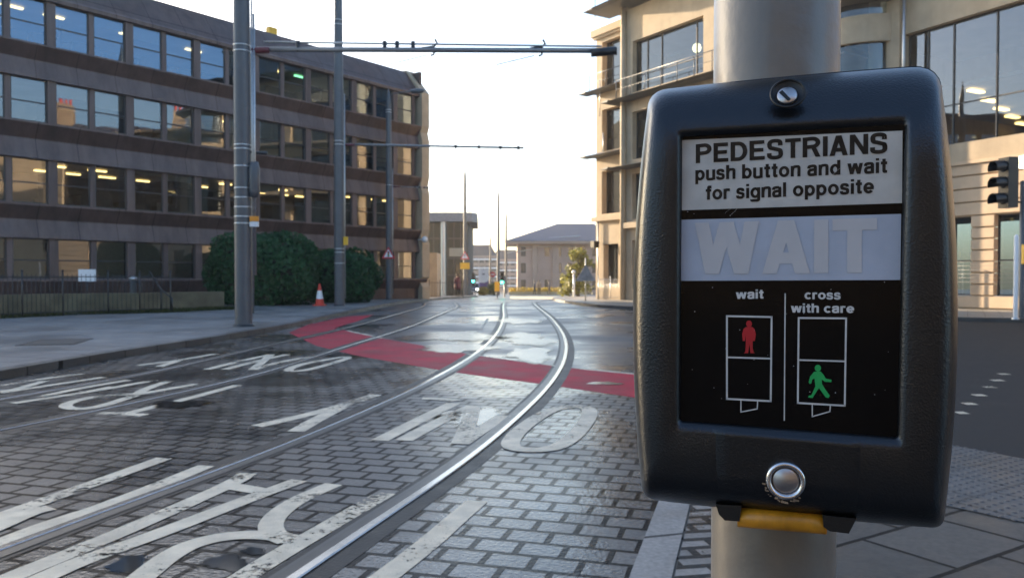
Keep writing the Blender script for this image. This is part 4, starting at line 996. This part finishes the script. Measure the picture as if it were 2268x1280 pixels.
b = MB(); b.box(1.7, 16.8, 13, 13.1, .3, 13, 0); b.box(1.7, 16.8, .6, 13, 8.6, 8.75, 1); b.box(1.7, 16.8, .6, 6, 11.1, 11.2, 1); b.box(1.7, 16.8, .6, 6, 6.1, 6.25, 0); b.box(1.7, 16.8, .5, 6, 3.7, 3.8, 1)
b.build('interior', [m_int, m_ceil], RB_)
for i in range(5):
    x = 5.25 - .74 * i; y = 1 + 2.1 * i; MB().box(x, x + .22, y, y + .85, 8.47, 8.55).build('ceiling_light', m_lamp, RB_)
m_fr = m_dark_c
dr = MB(); cx_, cy_ = .9, .5                       # drum corner between the two wings
def arc(r, z): return [(cx_ + r * math.cos(R(180 + a)), cy_ + r * math.sin(R(180 + a)), z) for a in range(-20, 170, 10)]
def arcband(b, r0, z0, r1, z1, m=0):
    A, B = arc(r0, z0), arc(r1, z1); b.add(A + B, [(i, i + 1, len(A) + i + 1, len(A) + i) for i in range(len(A) - 1)], m, True)
arcband(dr, 2.1, 10.9, 2.1, 12.0); arcband(dr, 1.9, 10.9, 2.1, 10.9); arcband(dr, 2.1, 12, 1.7, 12); dr.build('drum_parapet', m_stone, RB_); dr = MB(); arcband(dr, 2.1, 4, 2.1, 6.6); arcband(dr, 2.1, 6.6, 1.9, 6.6); arcband(dr, 2.1, -.5, 2.1, 4)
dr.build('drum_wall', m_stone, RB_)
d2 = MB(); arcband(d2, 1.9, 6.6, 1.9, 10.9); d2.build('drum_glazing', m_glassb, RB_)
d3 = MB(); arcband(d3, 1.9, 12, 1.9, 14.2); d3.build('drum_glazing', m_glassb, RB_)
d4 = MB(); arcband(d4, 1.95, 12.5, 2.9, 12.62); arcband(d4, 2.9, 12.62, 2.9, 12.75); arcband(d4, 2.9, 12.75, 1.9, 12.9); arcband(d4, 1.9, 14.2, 2.7, 14.4); arcband(d4, 2.7, 14.4, 2.7, 14.6); arcband(d4, 2.7, 14.6, 0, 14.8)
d4.build('drum_canopy', m_dark_c, RB_)
d5 = MB()
for z in (13.1, 13.4, 13.7): d5.tube([Vector(p) for p in arc(2.75, z)], .025, 6)
for p in arc(2.75, 12.75)[::3]: d5.tube([p, (p[0], p[1], 13.7)], .025, 6)
d5.build('balcony_railing', m_galv, RB_)
MB().box(2.65, 3.25, -.25, .3, 5.62, 13.6).build('pier', m_stone, RB_)
MB().tube([(3.55, -.4, 7), (3.55, -.4, 13.2)], .07, 8).build('downpipe', m_galv, RB_)
MB().box(1.4, 17.3, -.7, 10, 13.2, 13.4).build('cornice', m_stone, RB_)
wf = thing('wire_fence', 'thin horizontal wire fence in front of the ridged stone wing', 'fence', (14.3, 35, .1), math.atan2(-.884, .468))
for i, z in enumerate((1.0, 1.15, 1.3, 1.45, 1.6, 1.75)): MB().tube([(2, -.5, z), (15, -.5, z)], .006, 6).build('wire', m_tpole, wf)
for x in (2, 5.2, 8.4, 11.6, 15): MB().tube([(x, -.5, -.1), (x, -.5, 1.8)], .025, 8).build('post', m_galv, wf)

# ------------------------------------------------------------------ traffic signal at the right edge
def signal_head(o, x, y, z, k, face, lit=None):
    """three-aspect head; face = unit 2D direction the lenses look at"""
    fx = Vector((face[0], face[1], 0)).normalized(); sx = Vector((-fx.y, fx.x, 0)); c = Vector((x, y, z)); up = Vector((0, 0, 1))
    b = MB(); n0 = len(b.v)
    b.box(-.14, .14, -.22, 0, -.5, .5)
    b.v = [tuple(c + sx * (p[0] * k) + fx * (p[1] * k) + up * (p[2] * k)) for p in b.v]
    h = b.build('signal_head', m_black, o)
    for i, zz in enumerate((.32, 0, -.32)):
        b = MB(); pr = []
        for r_, d, a0 in ((.125, 0, 0), (.135, .24, 0)):
            for j in range(15):
                a = R(-30 + 240 * j / 14); pr.append(c + sx * (r_ * k * math.cos(a)) + up * ((zz + r_ * math.sin(a)) * k - .0) + fx * (d * k) + up * (-.03 * k if d else 0))
        b.add(pr, [(j, j + 1, 15 + j + 1, 15 + j) for j in range(14)], 0, True); b.build('visor', m_black, h)
        mt = m_green if lit == i else m_dark
        b = MB().lathe([(.115 * k, 0), (.09 * k, .02 * k), (0, .03 * k)], c + fx * .004 + up * (zz * k), 16, 0, fx); b.build('lens', mt, h)
    return h
ts = D(2263, 706, 22.5); ts.z = .1
sp = thing('traffic_signal', 'black three lamp traffic signal seen side on, at the right edge', 'traffic signal', ts)
MB().lathe([(.085, 0), (.085, 3.9), (0, 3.92)], n=16).build('post', m_tpole, sp)
hp = D(2222, 405, 22.5) - ts
signal_head(sp, hp.x, hp.y, hp.z, 1.42, (-1, -.12))
b = MB()
for dz in (-.55, .55): b.tube([(0, 0, hp.z + dz), (hp.x + .2, 0, hp.z + dz)], .03, 6)
b.build('bracket', m_black, sp)
MB().box(-.1, .1, -.2, -.1, .95 + .6, 2.1).build('push_box', m_yel, sp)
MB().lathe([(0, 4.28), (.12, 4.25), (.14, 4.1), (.12, 3.92), (0, 3.9)], (-.02, 0, .35), 12).build('top_lamp', M('beacon_glow', (1, .85, .55), .4, emit=1.5), sp)
wpz = D(2249, 706, 22.0)
wb = thing('white_post', 'slim pale post catching the light beside the right traffic signal', 'post', (wpz.x, wpz.y, .1))
MB().lathe([(.06, 0), (.06, 2.3), (.03, 2.36), (0, 2.36)], n=14).build('shaft', m_white, wb); MB().lathe([(.1, 0), (.1, .04), (.06, .06)], n=14).build('foot', m_galv, wb)
# ------------------------------------------------------------------ the far end of the street
def simple_block(name, label, x0, x1, Y, dpt, ztop, mat, rows, cols, group=None, roof=None, winw=.6, zfirst=1.2, rot=0, ins=None, wm=None, zb=None):
    zb = gz(Y) - .3 if zb is None else zb
    o = thing(name, label, 'building', (x0, Y, zb), rot, group); L = x1 - x0; H = ztop - zb
    hs = []; fh = (H - zfirst) / rows; cw = L / cols
    for r_ in range(rows):
        for c in range(cols):
            if ins and not ins(c, r_): continue
            hs.append((cw * (c + .5 - winw / 2), cw * (c + .5 + winw / 2), zfirst + fh * (r_ + .12), zfirst + fh * (r_ + .72)))
    b = MB(); wallgrid(b, [0, L], [0, H], hs, 0, .25)
    for x in (0, L): b.poly([(x, 0, 0), (x, dpt, 0), (x, dpt, H), (x, 0, H)])
    b.poly([(0, dpt, 0), (L, dpt, 0), (L, dpt, H), (0, dpt, H)]); b.poly([(0, 0, H), (L, 0, H), (L, dpt, H), (0, dpt, H)])
    b.build('wall', mat, o)
    for xa, xb, za, zc in hs:
        f = MB().box(xa, xa + .06, .12, .2, za, zc).box(xb - .06, xb, .12, .2, za, zc).box(xa, xb, .11, .19, za, za + .06).box(xa, xb, .11, .19, zc - .06, zc).box((xa + xb) / 2 - .03, (xa + xb) / 2 + .03, .13, .18, za + .06, zc - .06).build('window', m_alu, o)
        MB().add([(xa, .16, za), (xb, .16, za), (xb, .16, zc), (xa, .16, zc)], [(0, 1, 2, 3)]).build('pane', wm or m_fglass, f, fix=False)
    return o, L, H
m_fglass = M('far_window', (.03, .035, .04), .08, ns=2, spec=.8)
m_far = M('far_stone', (.36, .27, .22), .8, ns=.6, var=.12, dirt=.2)
m_farp = M('far_pink_stone', (.40, .29, .24), .8, ns=.6, var=.1, dirt=.2)
# glass corner building beyond the office block
p = D(945, 660, 84); q = D(1036, 660, 84)
o = thing('glass_office', 'glass fronted office with a flat grey roof beyond the brown block', 'building', (p.x, 84, gz(84) - .3)); L = q.x - p.x; H = D(1000, 492, 84).z - gz(84) + .3
b = MB(); b.box(.0, L, .6, 12, 0, H); b.build('core', M('dark_teal_room', (.03, .04, .042), .8, ns=.7, var=.6), o)
MB().prism([(-.6, -.9), (L + .5, -.9), (L + 1.0, .6), (L + .6, 12), (-.6, 12)], H, H + .95).build('roof', M('grey_roof_edge', (.2, .2, .21), .6), o)
b = MB()
for k in range(7): b.box(L * k / 6 - .05, L * k / 6 + .05, -.05, .1, .2, H)
for z in (H * .3, H * .52, H * .78): b.box(0, L, -.04, .1, z, z + .12)
b.build('curtain_frame', m_alu, o)
m_tealg = glass('teal_glass', 1.55, (.3, .42, .42))
MB().add([(0, .05, .2), (L, .05, .2), (L, .05, H), (0, .05, H)], [(0, 1, 2, 3)]).build('curtain_glass', m_tealg, o, fix=False)
MB().lathe([(.28, 0), (.28, H)], (L * .42, -.5, 0), 16).build('column', m_galv, o)
MB().box(L * .55, L * .95, -.1, -.06, H * .55, H * .66).build('beige_panel', m_blind, o)  # beige panel standing in front of the curtain glass
# stone house end right beside the brown block
p = D(943, 660, 58); q = D(968, 660, 58)
o, L, H = simple_block('stone_house', 'narrow cream stone building end with one small window, beside the glass office', p.x - 1.2, q.x, 58, 3, D(950, 590, 58).z + 1.0, m_stone, 2, 1, winw=.3, zfirst=.8)
# hip roofed building in the middle right
p = D(1146, 655, 112); q = D(1330, 655, 112); zt = D(1200, 535, 112).z
o, L, H = simple_block('hip_roof_building', 'pink stone building with a blue grey hipped roof at the end of the street', p.x, q.x, 112, 16, zt, m_farp, 3, 7, winw=.42, zfirst=.6, ins=lambda c, r_: not (c == 2 and r_ == 1))
rz_ = D(1260, 488, 112).z - o.location.z; b = MB()
b.add([(-1.8, -1.6, H), (L + 1.8, -1.6, H), (L + 1.8, 17.6, H), (-1.8, 17.6, H), (L * .52, 7, rz_), (L * .98, 7, rz_)], [(0, 1, 5, 4), (1, 2, 5), (2, 3, 4, 5), (3, 0, 4), (3, 2, 1, 0)]); b.build('roof', m_slate, o)
b = MB(); b.box(-1.7, L + 1.7, -1.5, 0, H - .35, H - .02); b.box(L * .18, L * .24, -.3, 0, 0, H - .4); b.box(L * .42, L * .5, -.3, 0, 0, H - .4); b.build('trim', m_far, o)
# distant blocks across the vista
for x0, x1, Y, yt, lab in ((1034, 1100, 165, 566, 'distant hazy grey block seen left of the thin far poles'), (1088, 1156, 190, 574, 'distant hazy pink block with pale bands, just left of the hipped roof')):
    p = D(x0, 655, Y); q = D(x1, 655, Y)
    o, L, H = simple_block('distant_block', lab, p.x, q.x, Y, 10, D(x0, yt, Y).z, m_far if Y < 180 else m_farp, 4, 5, winw=.75)
    b = MB()
    for k in range(1, 5): b.box(-.05, L + .05, -.15, -.002, H * k / 4.4 - .25, H * k / 4.4 + .1)
    b.build('floor_band', m_white, o)
    MB().prism([(0, H), (L, H), (L * .8, H + 2.2), (L * .2, H + 2.2)], 0, 10, 'y').build('roof', m_slate, o)
for x0, x1, Y, yt, lab in ((1100, 1180, 320, 586, 'farthest low hill block with grey roofs closing the street'),):
    p = D(x0 - 60, 655, Y); q = D(x1, 655, Y); o, L, H = simple_block('distant_terrace', lab, p.x, q.x, Y, 12, D(x0, yt, Y).z, m_far, 3, 9)
    MB().prism([(0, H), (12, H), (6, H + 4)], 0, L, 'x').build('roof', m_slate, o)
# tenements out of frame to the right and behind, seen in the reflections
def tenement(label, loc, rz, L, H, rows, cols):
    o = thing('stone_tenement', label, 'building', loc, rz); hs = []; fh = (H - .8) / rows; cw = L / cols
    for r_ in range(rows):
        for c in range(cols): hs.append((cw * (c + .5) - .55, cw * (c + .5) + .55, .8 + fh * r_ + .5, .8 + fh * r_ + 2.4))
    b = MB(); wallgrid(b, [0, L], [0, H], hs, 0, .3)
    for x in (0, L): b.poly([(x, 0, 0), (x, 10, 0), (x, 10, H), (x, 5, H + 4.5), (x, 0, H)])
    b.poly([(0, 10, 0), (L, 10, 0), (L, 10, H), (0, 10, H)]); b.build('wall', m_stone, o)
    b = MB()
    for xa, xb, za, zb in hs: b.add([(xa, .25, za), (xb, .25, za), (xb, .25, zb), (xa, .25, zb)], [(0, 1, 2, 3)])
    g = b.build('window', m_fglass, o, fix=False); g['kind'] = 'stuff'
    MB().add([(-.3, -.4, H), (L + .3, -.4, H), (L + .3, 5, H + 4.6), (-.3, 5, H + 4.6), (-.3, 10.4, H), (L + .3, 10.4, H)], [(0, 1, 2, 3), (3, 2, 5, 4)]).build('roof', m_slate, o)
    for k in range(3):
        x = L * (k + .5) / 3; ch = MB().box(x - 1.2, x + 1.2, 4.4, 5.6, H + 3, H + 6.8).build('chimney', m_stoneE, o)
        b = MB()
        for j in range(4): b.lathe([(.2, 0), (.16, .7), (.2, .75), (.1, .75)], (x - .9 + .6 * j, 5, H + 6.8), 8)
        b.build('chimney_pots', m_cone, ch)
tenement('sunlit sandstone tenement with chimneys across the side street on the right', (46, 34, 0), R(-90), 40, 15, 4, 9)
m_stoneT = m_stone; m_stone = M('dimmed_stone', (.07, .055, .042), .9, ns=1, var=.25)  # stone darkened to stand for shade and dim its mirror image
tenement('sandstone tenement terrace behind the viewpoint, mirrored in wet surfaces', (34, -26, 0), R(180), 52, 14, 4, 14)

m_stone = m_stoneT
sun_area = P2([G(1130, 663), G(1300, 663), G(1300, 655), G(1130, 655)])
struct(sheet(sun_area, .02, 'sunlit_pavement', M('sunlit_paving', (.55, .48, .34), .8, ns=2, var=.15)))  # pale sheet: sunlight on the pavement put into its colour
# planting and bushes ---------------------------------------------------------
m_lit = leafmat('yellow_green_leaves', (.12, .13, .02), (.28, .26, .05)); m_tree = leafmat('tree_leaves', (.03, .05, .015), (.12, .12, .03)); m_gold = leafmat('golden_leaves', (.3, .22, .02), (.5, .36, .05))  # yellow and gold tones hold the sun's glow in the leaf colour
m_kbed = M('pale_planter', (.5, .42, .25), .8, ns=2, var=.15)
p = D(1128, 655, 98); q = D(1300, 655, 98)
pl = thing('planter_bed', 'long low pale planter wall with clipped golden hedge, lit by sun across the junction', 'planter', (p.x, 98, gz(98)))
MB().box(0, q.x - p.x, 0, 1.6, -.1, .34).build('planter_wall', m_kbed, pl)
b = MB(); rr = random.Random(9); L = q.x - p.x
for k in range(26): leaves(b, (L * (k + .5) / 26, .8, .55), (L / 40, .7, .32), 130, .09, k, lump=.2)
b.build('foliage', m_gold, pl, fix=False)
def far_bush(label, px, py, w, h, Y, mat, seed, name='shrub'):
    p = D(px, py, Y); ws = w / F * Y; hs_ = h / F * Y
    bush(name, label, (p.x, Y, gz(Y)), (ws / 2, ws / 2, hs_ / 2), 1500, ws * .05, seed, mat, 'shrub', core=.6)
far_bush('round golden shrub at the far junction, left of the green shrub', 1070, 655, 24, 19, 88, m_gold, 1)
far_bush('taller yellow green shrub at the far junction beside the golden one', 1090, 655, 26, 27, 90, m_lit, 2)
far_bush('dark green leafy shrub behind the metal screen by the stone building', 1352, 660, 44, 62, 52, m_tree, 4)
def tree(label, px, Y, ytop, wpx, mat, seed):
    p = D(px, 655, Y); H = D(px, ytop, Y).z - gz(Y); W = wpx / F * Y
    o = thing('leafy_tree', label, 'tree', (p.x, Y, gz(Y)))
    b = MB().tube([(0, 0, 0), (.06, 0, H * .35), (0, .05, H * .9)], [.16, .12, .03], 8); rr = random.Random(seed)
    for k in range(7): a = rr.random() * 6.28; z = H * rr.uniform(.25, .7); b.tube([(0, 0, z), (math.cos(a) * W * .35, math.sin(a) * W * .35, z + H * .15)], [.05, .015], 6)
    b.build('trunk', m_bark, o); b = MB()
    for k in range(16):
        a = rr.random() * 6.28; t = rr.random(); z = H * (.14 + .78 * t); r_ = W * .42 * (1 - .75 * t) * rr.uniform(.4, 1)
        leaves(b, (math.cos(a) * r_, math.sin(a) * r_, z), (W * .17, W * .17, H * .1), 260, W * .035, seed * 31 + k, shell=.2, lump=.3)
    b.build('crown', mat, o, fix=False)
tree('sunlit leafy tree in front of the hipped roof building, left of the stone corner', 1280, 66, 552, 100, m_lit, 5)

# screen, sign back, poles on the right corner ----------------------------------
rp = [Vector((D(x, 660, 46.5).x, 46.5)) for x in (1326, 1352, 1378, 1404)]
railings('metal_screen', rp, 1.25, .09, m_galv, 'pale metal bar screen at the foot of the stone building', z0=.1)
tp = D(1271, 656, 64); tp.z = gz(64); tg = thing('sign_post', 'slim pale post in front of the sunlit tree', 'post', tp)
MB().lathe([(.1, 0), (.1, 1.9), (0, 1.92)], n=10).build('shaft', m_galv, tg); MB().lathe([(.06, -.1), (.18, 0), (.1, .25), (0, .27)], (0, 0, 2.0), 10).build('lamp_head', m_galv, tg)
tp = G(1297, 667, .1); tg = thing('triangular_sign', 'back of a grey triangular road sign on a post, at the stone corner', 'road sign', tp)
MB().tube([(0, .05, 0), (0, .05, 2.2)], .035, 8).build('post', m_galv, tg)
zc = D(1295, 605, tp.y).z - tp.z
MB().add([(0, -.03, zc + .45), (-.52, -.03, zc - .4), (.52, -.03, zc - .4), (0, .0, zc + .45), (-.52, 0, zc - .4), (.52, 0, zc - .4)], [(0, 1, 2), (5, 4, 3), (0, 3, 4, 1), (1, 4, 5, 2), (2, 5, 3, 0)]).build('plate', M('sign_back_grey', (.25, .24, .24), .5, .3), tg)

def far_pole(label, px, ytop, Y, arms=()):
    p = D(px, 660, Y); z0 = gz(Y); h = D(px, ytop, Y).z - z0
    o = thing('tram_pole', label, 'pole', (p.x, Y, z0), 0, 'tall grey tram poles with overhead arms')
    MB().lathe([(.17, 0), (.15, h * .6), (.13, h * .92)], n=12).build('shaft', m_tpole, o); MB().lathe([(.13, h * .92), (.02, h), (0, h)], n=12).build('cap', m_tpole, o)
    for ya, x1, y1 in arms:
        a = D(px, ya, Y); e = D(x1, y1, Y); MB().tube([(0, 0, a.z - z0), (e.x - p.x, 0, e.z - z0)], .07, 8).build('arm', m_galv, o)
    return o, z0
fp, fz = far_pole('far pole bearing the red triangle and yellow plate, right of the glass office', 1030, 368, 76)
triangle_sign(fp, 0, -.2, D(1029, 567, 76).z - fz, .92, inner_bang)
MB().box(-.46, .46, -.24, -.2, D(1029, 596, 76).z - fz, D(1029, 582, 76).z - fz).build('yellow_plate', m_yel, fp)
far_pole('thin far pole, taller of the close pair in the middle gap of sky', 1104, 417, 96)
far_pole('thin far pole with two arms reaching right across the hipped roof', 1121, 464, 112, ((533, 1286, 523), (546, 1275, 546), (561, 1190, 551)))
far_pole('faint shortest far pole, between the glass office and the close pair', 1086, 520, 130)
def far_signal(label, px, py, Y, ytop):
    p = D(px, 655, Y); z0 = gz(Y) + .05; o = thing('traffic_signal', label, 'traffic signal', (p.x, Y, z0))
    zc = D(px, py, Y).z - z0
    MB().lathe([(.06, 0), (.06, zc + .6), (0, zc + .6)], (.2, .3, 0), 8).build('post', m_tpole, o)
    h = signal_head(o, 0, 0, zc + .42, 1.1, (0, -1), 2)
far_signal('far traffic signal showing green beside the yellow road sign', 1112, 627, 66, 600)
far_signal('smaller far traffic signal showing green left of the white banner', 1048, 624, 84, 600)
p = D(1071, 650, 96); sb = thing('white_banner', 'tall white sign panel with a purple foot at the far junction', 'sign', (p.x, 96, gz(96)))
zt_ = D(1071, 597, 96).z - gz(96); zm_ = D(1071, 626, 96).z - gz(96); zl_ = D(1071, 641, 96).z - gz(96)
MB().prism([(-.62, zm_), (.1, zm_), (.45, zm_ + .12), (.62, zm_ + .4), (.62, zt_), (-.62, zt_)], -.06, .06, 'y').build('panel', m_white, sb)
MB().prism([(-.62, zl_), (.62, zl_), (.62, zm_ + .38), (.45, zm_ + .1), (.1, zm_ - .02), (-.62, zm_ - .02)], -.05, .05, 'y').build('foot_panel', m_purple, sb)
MB().box(-.17, .17, -.08, -.061, zt_ - .62, zt_ - .5).build('emblem', m_dark, sb)
MB().tube([(0, 0, 0), (0, 0, zl_)], .06, 8).build('post', m_tpole, sb)
p = D(1101, 655, 64); sb = thing('yellow_sign', 'plain yellow road sign beside the larger green signal', 'road sign', (p.x, 64, gz(64)))
MB().box(-.2, .2, -.02, .02, D(1101, 645, 64).z - gz(64), D(1101, 624, 64).z - gz(64)).build('plate', m_yel, sb); MB().tube([(0, .05, 0), (0, .05, 1.0)], .04, 8).build('post', m_tpole, sb)
p = D(1091, 650, 92); sb = thing('no_entry_sign', 'small round red sign on a post above the golden shrub', 'road sign', (p.x, 92, gz(92)))
zz = D(1091, 608, 92).z - gz(92)
dk = MB().lathe([(.34, 0), (.34, .03), (0, .03)], (0, 0, zz), 20, 0, (0, -1, 0)).build('disc', m_signred, sb); MB().box(-.2, .2, -.045, -.032, zz - .05, zz + .05).build('bar', m_white, dk); MB().tube([(0, .04, 0), (0, .04, zz)], .04, 8).build('post', m_tpole, sb)
rp2 = [Vector((D(x, 660, 57).x, 57)) for x in (951, 975, 1000, 1026)]
railings('iron_railings', rp2, 1.15, .16, m_dark, 'dark railings along the far pavement in front of the glass office', z0=.1)

# parked car at the far junction -------------------------------------------------
p = D(1046, 655, 92)
car = thing('silver_car', 'silver car with lit headlamps waiting at the far junction', 'car', (p.x, 92, gz(92) + .02), R(0))
m_carp = M('silver_paint', (.55, .55, .57), .25, .6, ns=4, var=.05, coat=.6)
b = MB(); prof = [(-.0, .28), (-.02, .62), (.25, .78), (1.05, .88), (1.7, 1.36), (2.1, 1.43), (3.1, 1.40), (3.75, .98), (4.15, .92), (4.25, .6), (4.2, .3)]
secs = []
for x, k in ((-.82, .0), (-.86, .03), (.86, .03), (.82, .0)): secs.append(x)
vs = []
for x in (-.84, .84): vs += [(x * (1 if z < .95 else .8), y, z) for y, z in prof]
n_ = len(prof); b.add(vs, [list(range(n_)), list(range(n_, 2 * n_))[::-1]] + [(i, (i + 1) % n_, n_ + (i + 1) % n_, n_ + i) for i in range(n_)]); b.build('body', m_carp, car)
MB().add([(-.66, 1.12, .96), (.66, 1.12, .96), (.6, 1.64, 1.345), (-.6, 1.64, 1.345)], [(0, 1, 2, 3)]).build('windscreen', m_fglass, car, fix=False).location = (0, -.02, .01)
for x in (-.62, .62): MB().box(x - .16, x + .16, -.03, .05, .58, .72).build('headlight', M('headlight_glow', (1, 1, .95), .3, emit=8), car)
for x in (-.8, .8):
    for y in (.8, 3.4):
        wh = MB().lathe([(.3, -.09), (.33, -.05), (.33, .05), (.3, .09), (0, .09)], (x, y, .32), 16, 0, (1 if x > 0 else -1, 0, 0)).build('wheel', m_black, car)
MB().box(-.26, .26, -.05, -.01, .36, .47).build('number_plate', m_white, car); MB().box(-.5, .5, -.03, .02, .48, .57).build('grille', m_black, car)

# people ---------------------------------------------------------------------------
m_skin = M('skin', (.45, .28, .2), .6); m_hair = M('hair', (.04, .025, .02), .6)
def person(label, px, Y, H, top, legs, stride=.22, face=1, seed=0, skirt=False, side=False):
    p = D(px, 655, Y); z0 = gz(Y) + (.1 if Y < 70 else .02)
    o = thing('person', label, 'person', (p.x, Y, z0), R(90) if side else R(0 if face < 0 else 180), 'people walking at the far end of the street'); k = H / 1.75
    V = [(0, 0, .95), (0, 0, 1.18), (0, .01, 1.42), (0, .0, 1.53), (0, -.02, 1.64), (0, -.02, 1.74),
         (.17, 0, 1.42), (.23, .03, 1.15), (.22, -.08, .92), (.21, -.1, .84),
         (-.17, 0, 1.42), (-.23, -.02, 1.15), (-.22, -.1, .92), (-.21, -.13, .84),
         (.09, 0, .9), (.1, -stride * .5, .5), (.1, -stride * .45, .08), (.1, -stride * .45 - .16, .04),
         (-.09, 0, .9), (-.1, stride * .35, .5), (-.1, stride * .9, .1), (-.1, stride * .9 - .14, .04)]
    E = [(0, 1), (1, 2), (2, 3), (3, 4), (4, 5), (2, 6), (6, 7), (7, 8), (8, 9), (2, 10), (10, 11), (11, 12), (12, 13), (0, 14), (14, 15), (15, 16), (16, 17), (0, 18), (18, 19), (19, 20), (20, 21)]
    Rd = [.15, .15, .15, .06, .095, .07, .075, .055, .045, .04, .075, .055, .045, .04, .1, .075, .05, .04, .1, .075, .05, .04]
    me = bpy.data.meshes.new('person'); me.from_pydata([(x * k, y * k, z * k) for x, y, z in V], E, []); t = bpy.data.objects.new('person', me); COL.objects.link(t)
    md = t.modifiers.new('s', 'SKIN'); md.use_smooth_shade = True; t.modifiers.new('u', 'SUBSURF').levels = 1
    for i, v in enumerate(me.skin_vertices[0].data): v.radius = (Rd[i] * k * .95, Rd[i] * k * .95); v.use_root = (i == 0)
    m2 = bpy.data.meshes.new_from_object(t.evaluated_get(bpy.context.evaluated_depsgraph_get())); bpy.data.objects.remove(t)
    m2.materials.clear()
    for mm in (legs, top, m_skin): m2.materials.append(mm)
    for f in m2.polygons:
        c = f.center / k; f.material_index = 2 if (c.z > 1.52 or (abs(c.x) > .17 and c.z < .9 and c.z > .75)) else (1 if c.z > .82 else 0); f.use_smooth = True
    bo = bpy.data.objects.new('body', m2); COL.objects.link(bo); bo.parent = o
    MB().lathe([(.0, .115), (.07, .095), (.105, .04), (.1, -.04), (.07, -.08)], (0, .015 * k, 1.68 * k), 14).build('hair', m_hair, o)
    if skirt: MB().lathe([(.2 * k, 1.3 * k), (.22 * k, 1.0 * k), (.26 * k, .62 * k), (.24 * k, .62 * k)], n=14).build('coat_hem', top, o)
    return o
cl = lambda n_, c: M(n_, c, .8, ns=10, var=.15)
maroon, blk, grey, tan_, navy = cl('maroon_coat', (.13, .045, .06)), cl('black_cloth', (.015, .015, .018)), cl('grey_cloth', (.12, .11, .11)), cl('tan_cloth', (.35, .25, .16)), cl('navy_cloth', (.02, .025, .05))
person('person in a long maroon coat walking on the left far pavement', 1013, 60, 1.74, maroon, blk, skirt=True)
person('person in a dark coat, leftmost of those by the golden hedge', 1184, 96, 1.68, navy, blk, side=True)
person('person in a tan jacket and black trousers by the golden hedge', 1194, 96.5, 1.74, tan_, blk)
person('person in grey clothing walking alone, third along the golden hedge', 1216, 96, 1.7, grey, blk, side=True)
person('person in black on the right end of the golden hedge', 1244, 95, 1.8, blk, navy)

# ------------------------------------------------------------------ air
mh = bpy.data.materials.new('haze'); mh.use_nodes = True; hn = mh.node_tree.nodes; hn.remove(hn['Principled BSDF'])
pv = hn.new('ShaderNodeVolumePrincipled'); pv.inputs['Color'].default_value = (1, .96, .93, 1); pv.inputs['Density'].default_value = .0006; pv.inputs['Anisotropy'].default_value = .3
mh.node_tree.links.new(pv.outputs[0], hn['Material Output'].inputs['Volume'])
tag(MB().box(-70, 90, -65, 400, -8, 24.5).build('haze', mh), kind='stuff')
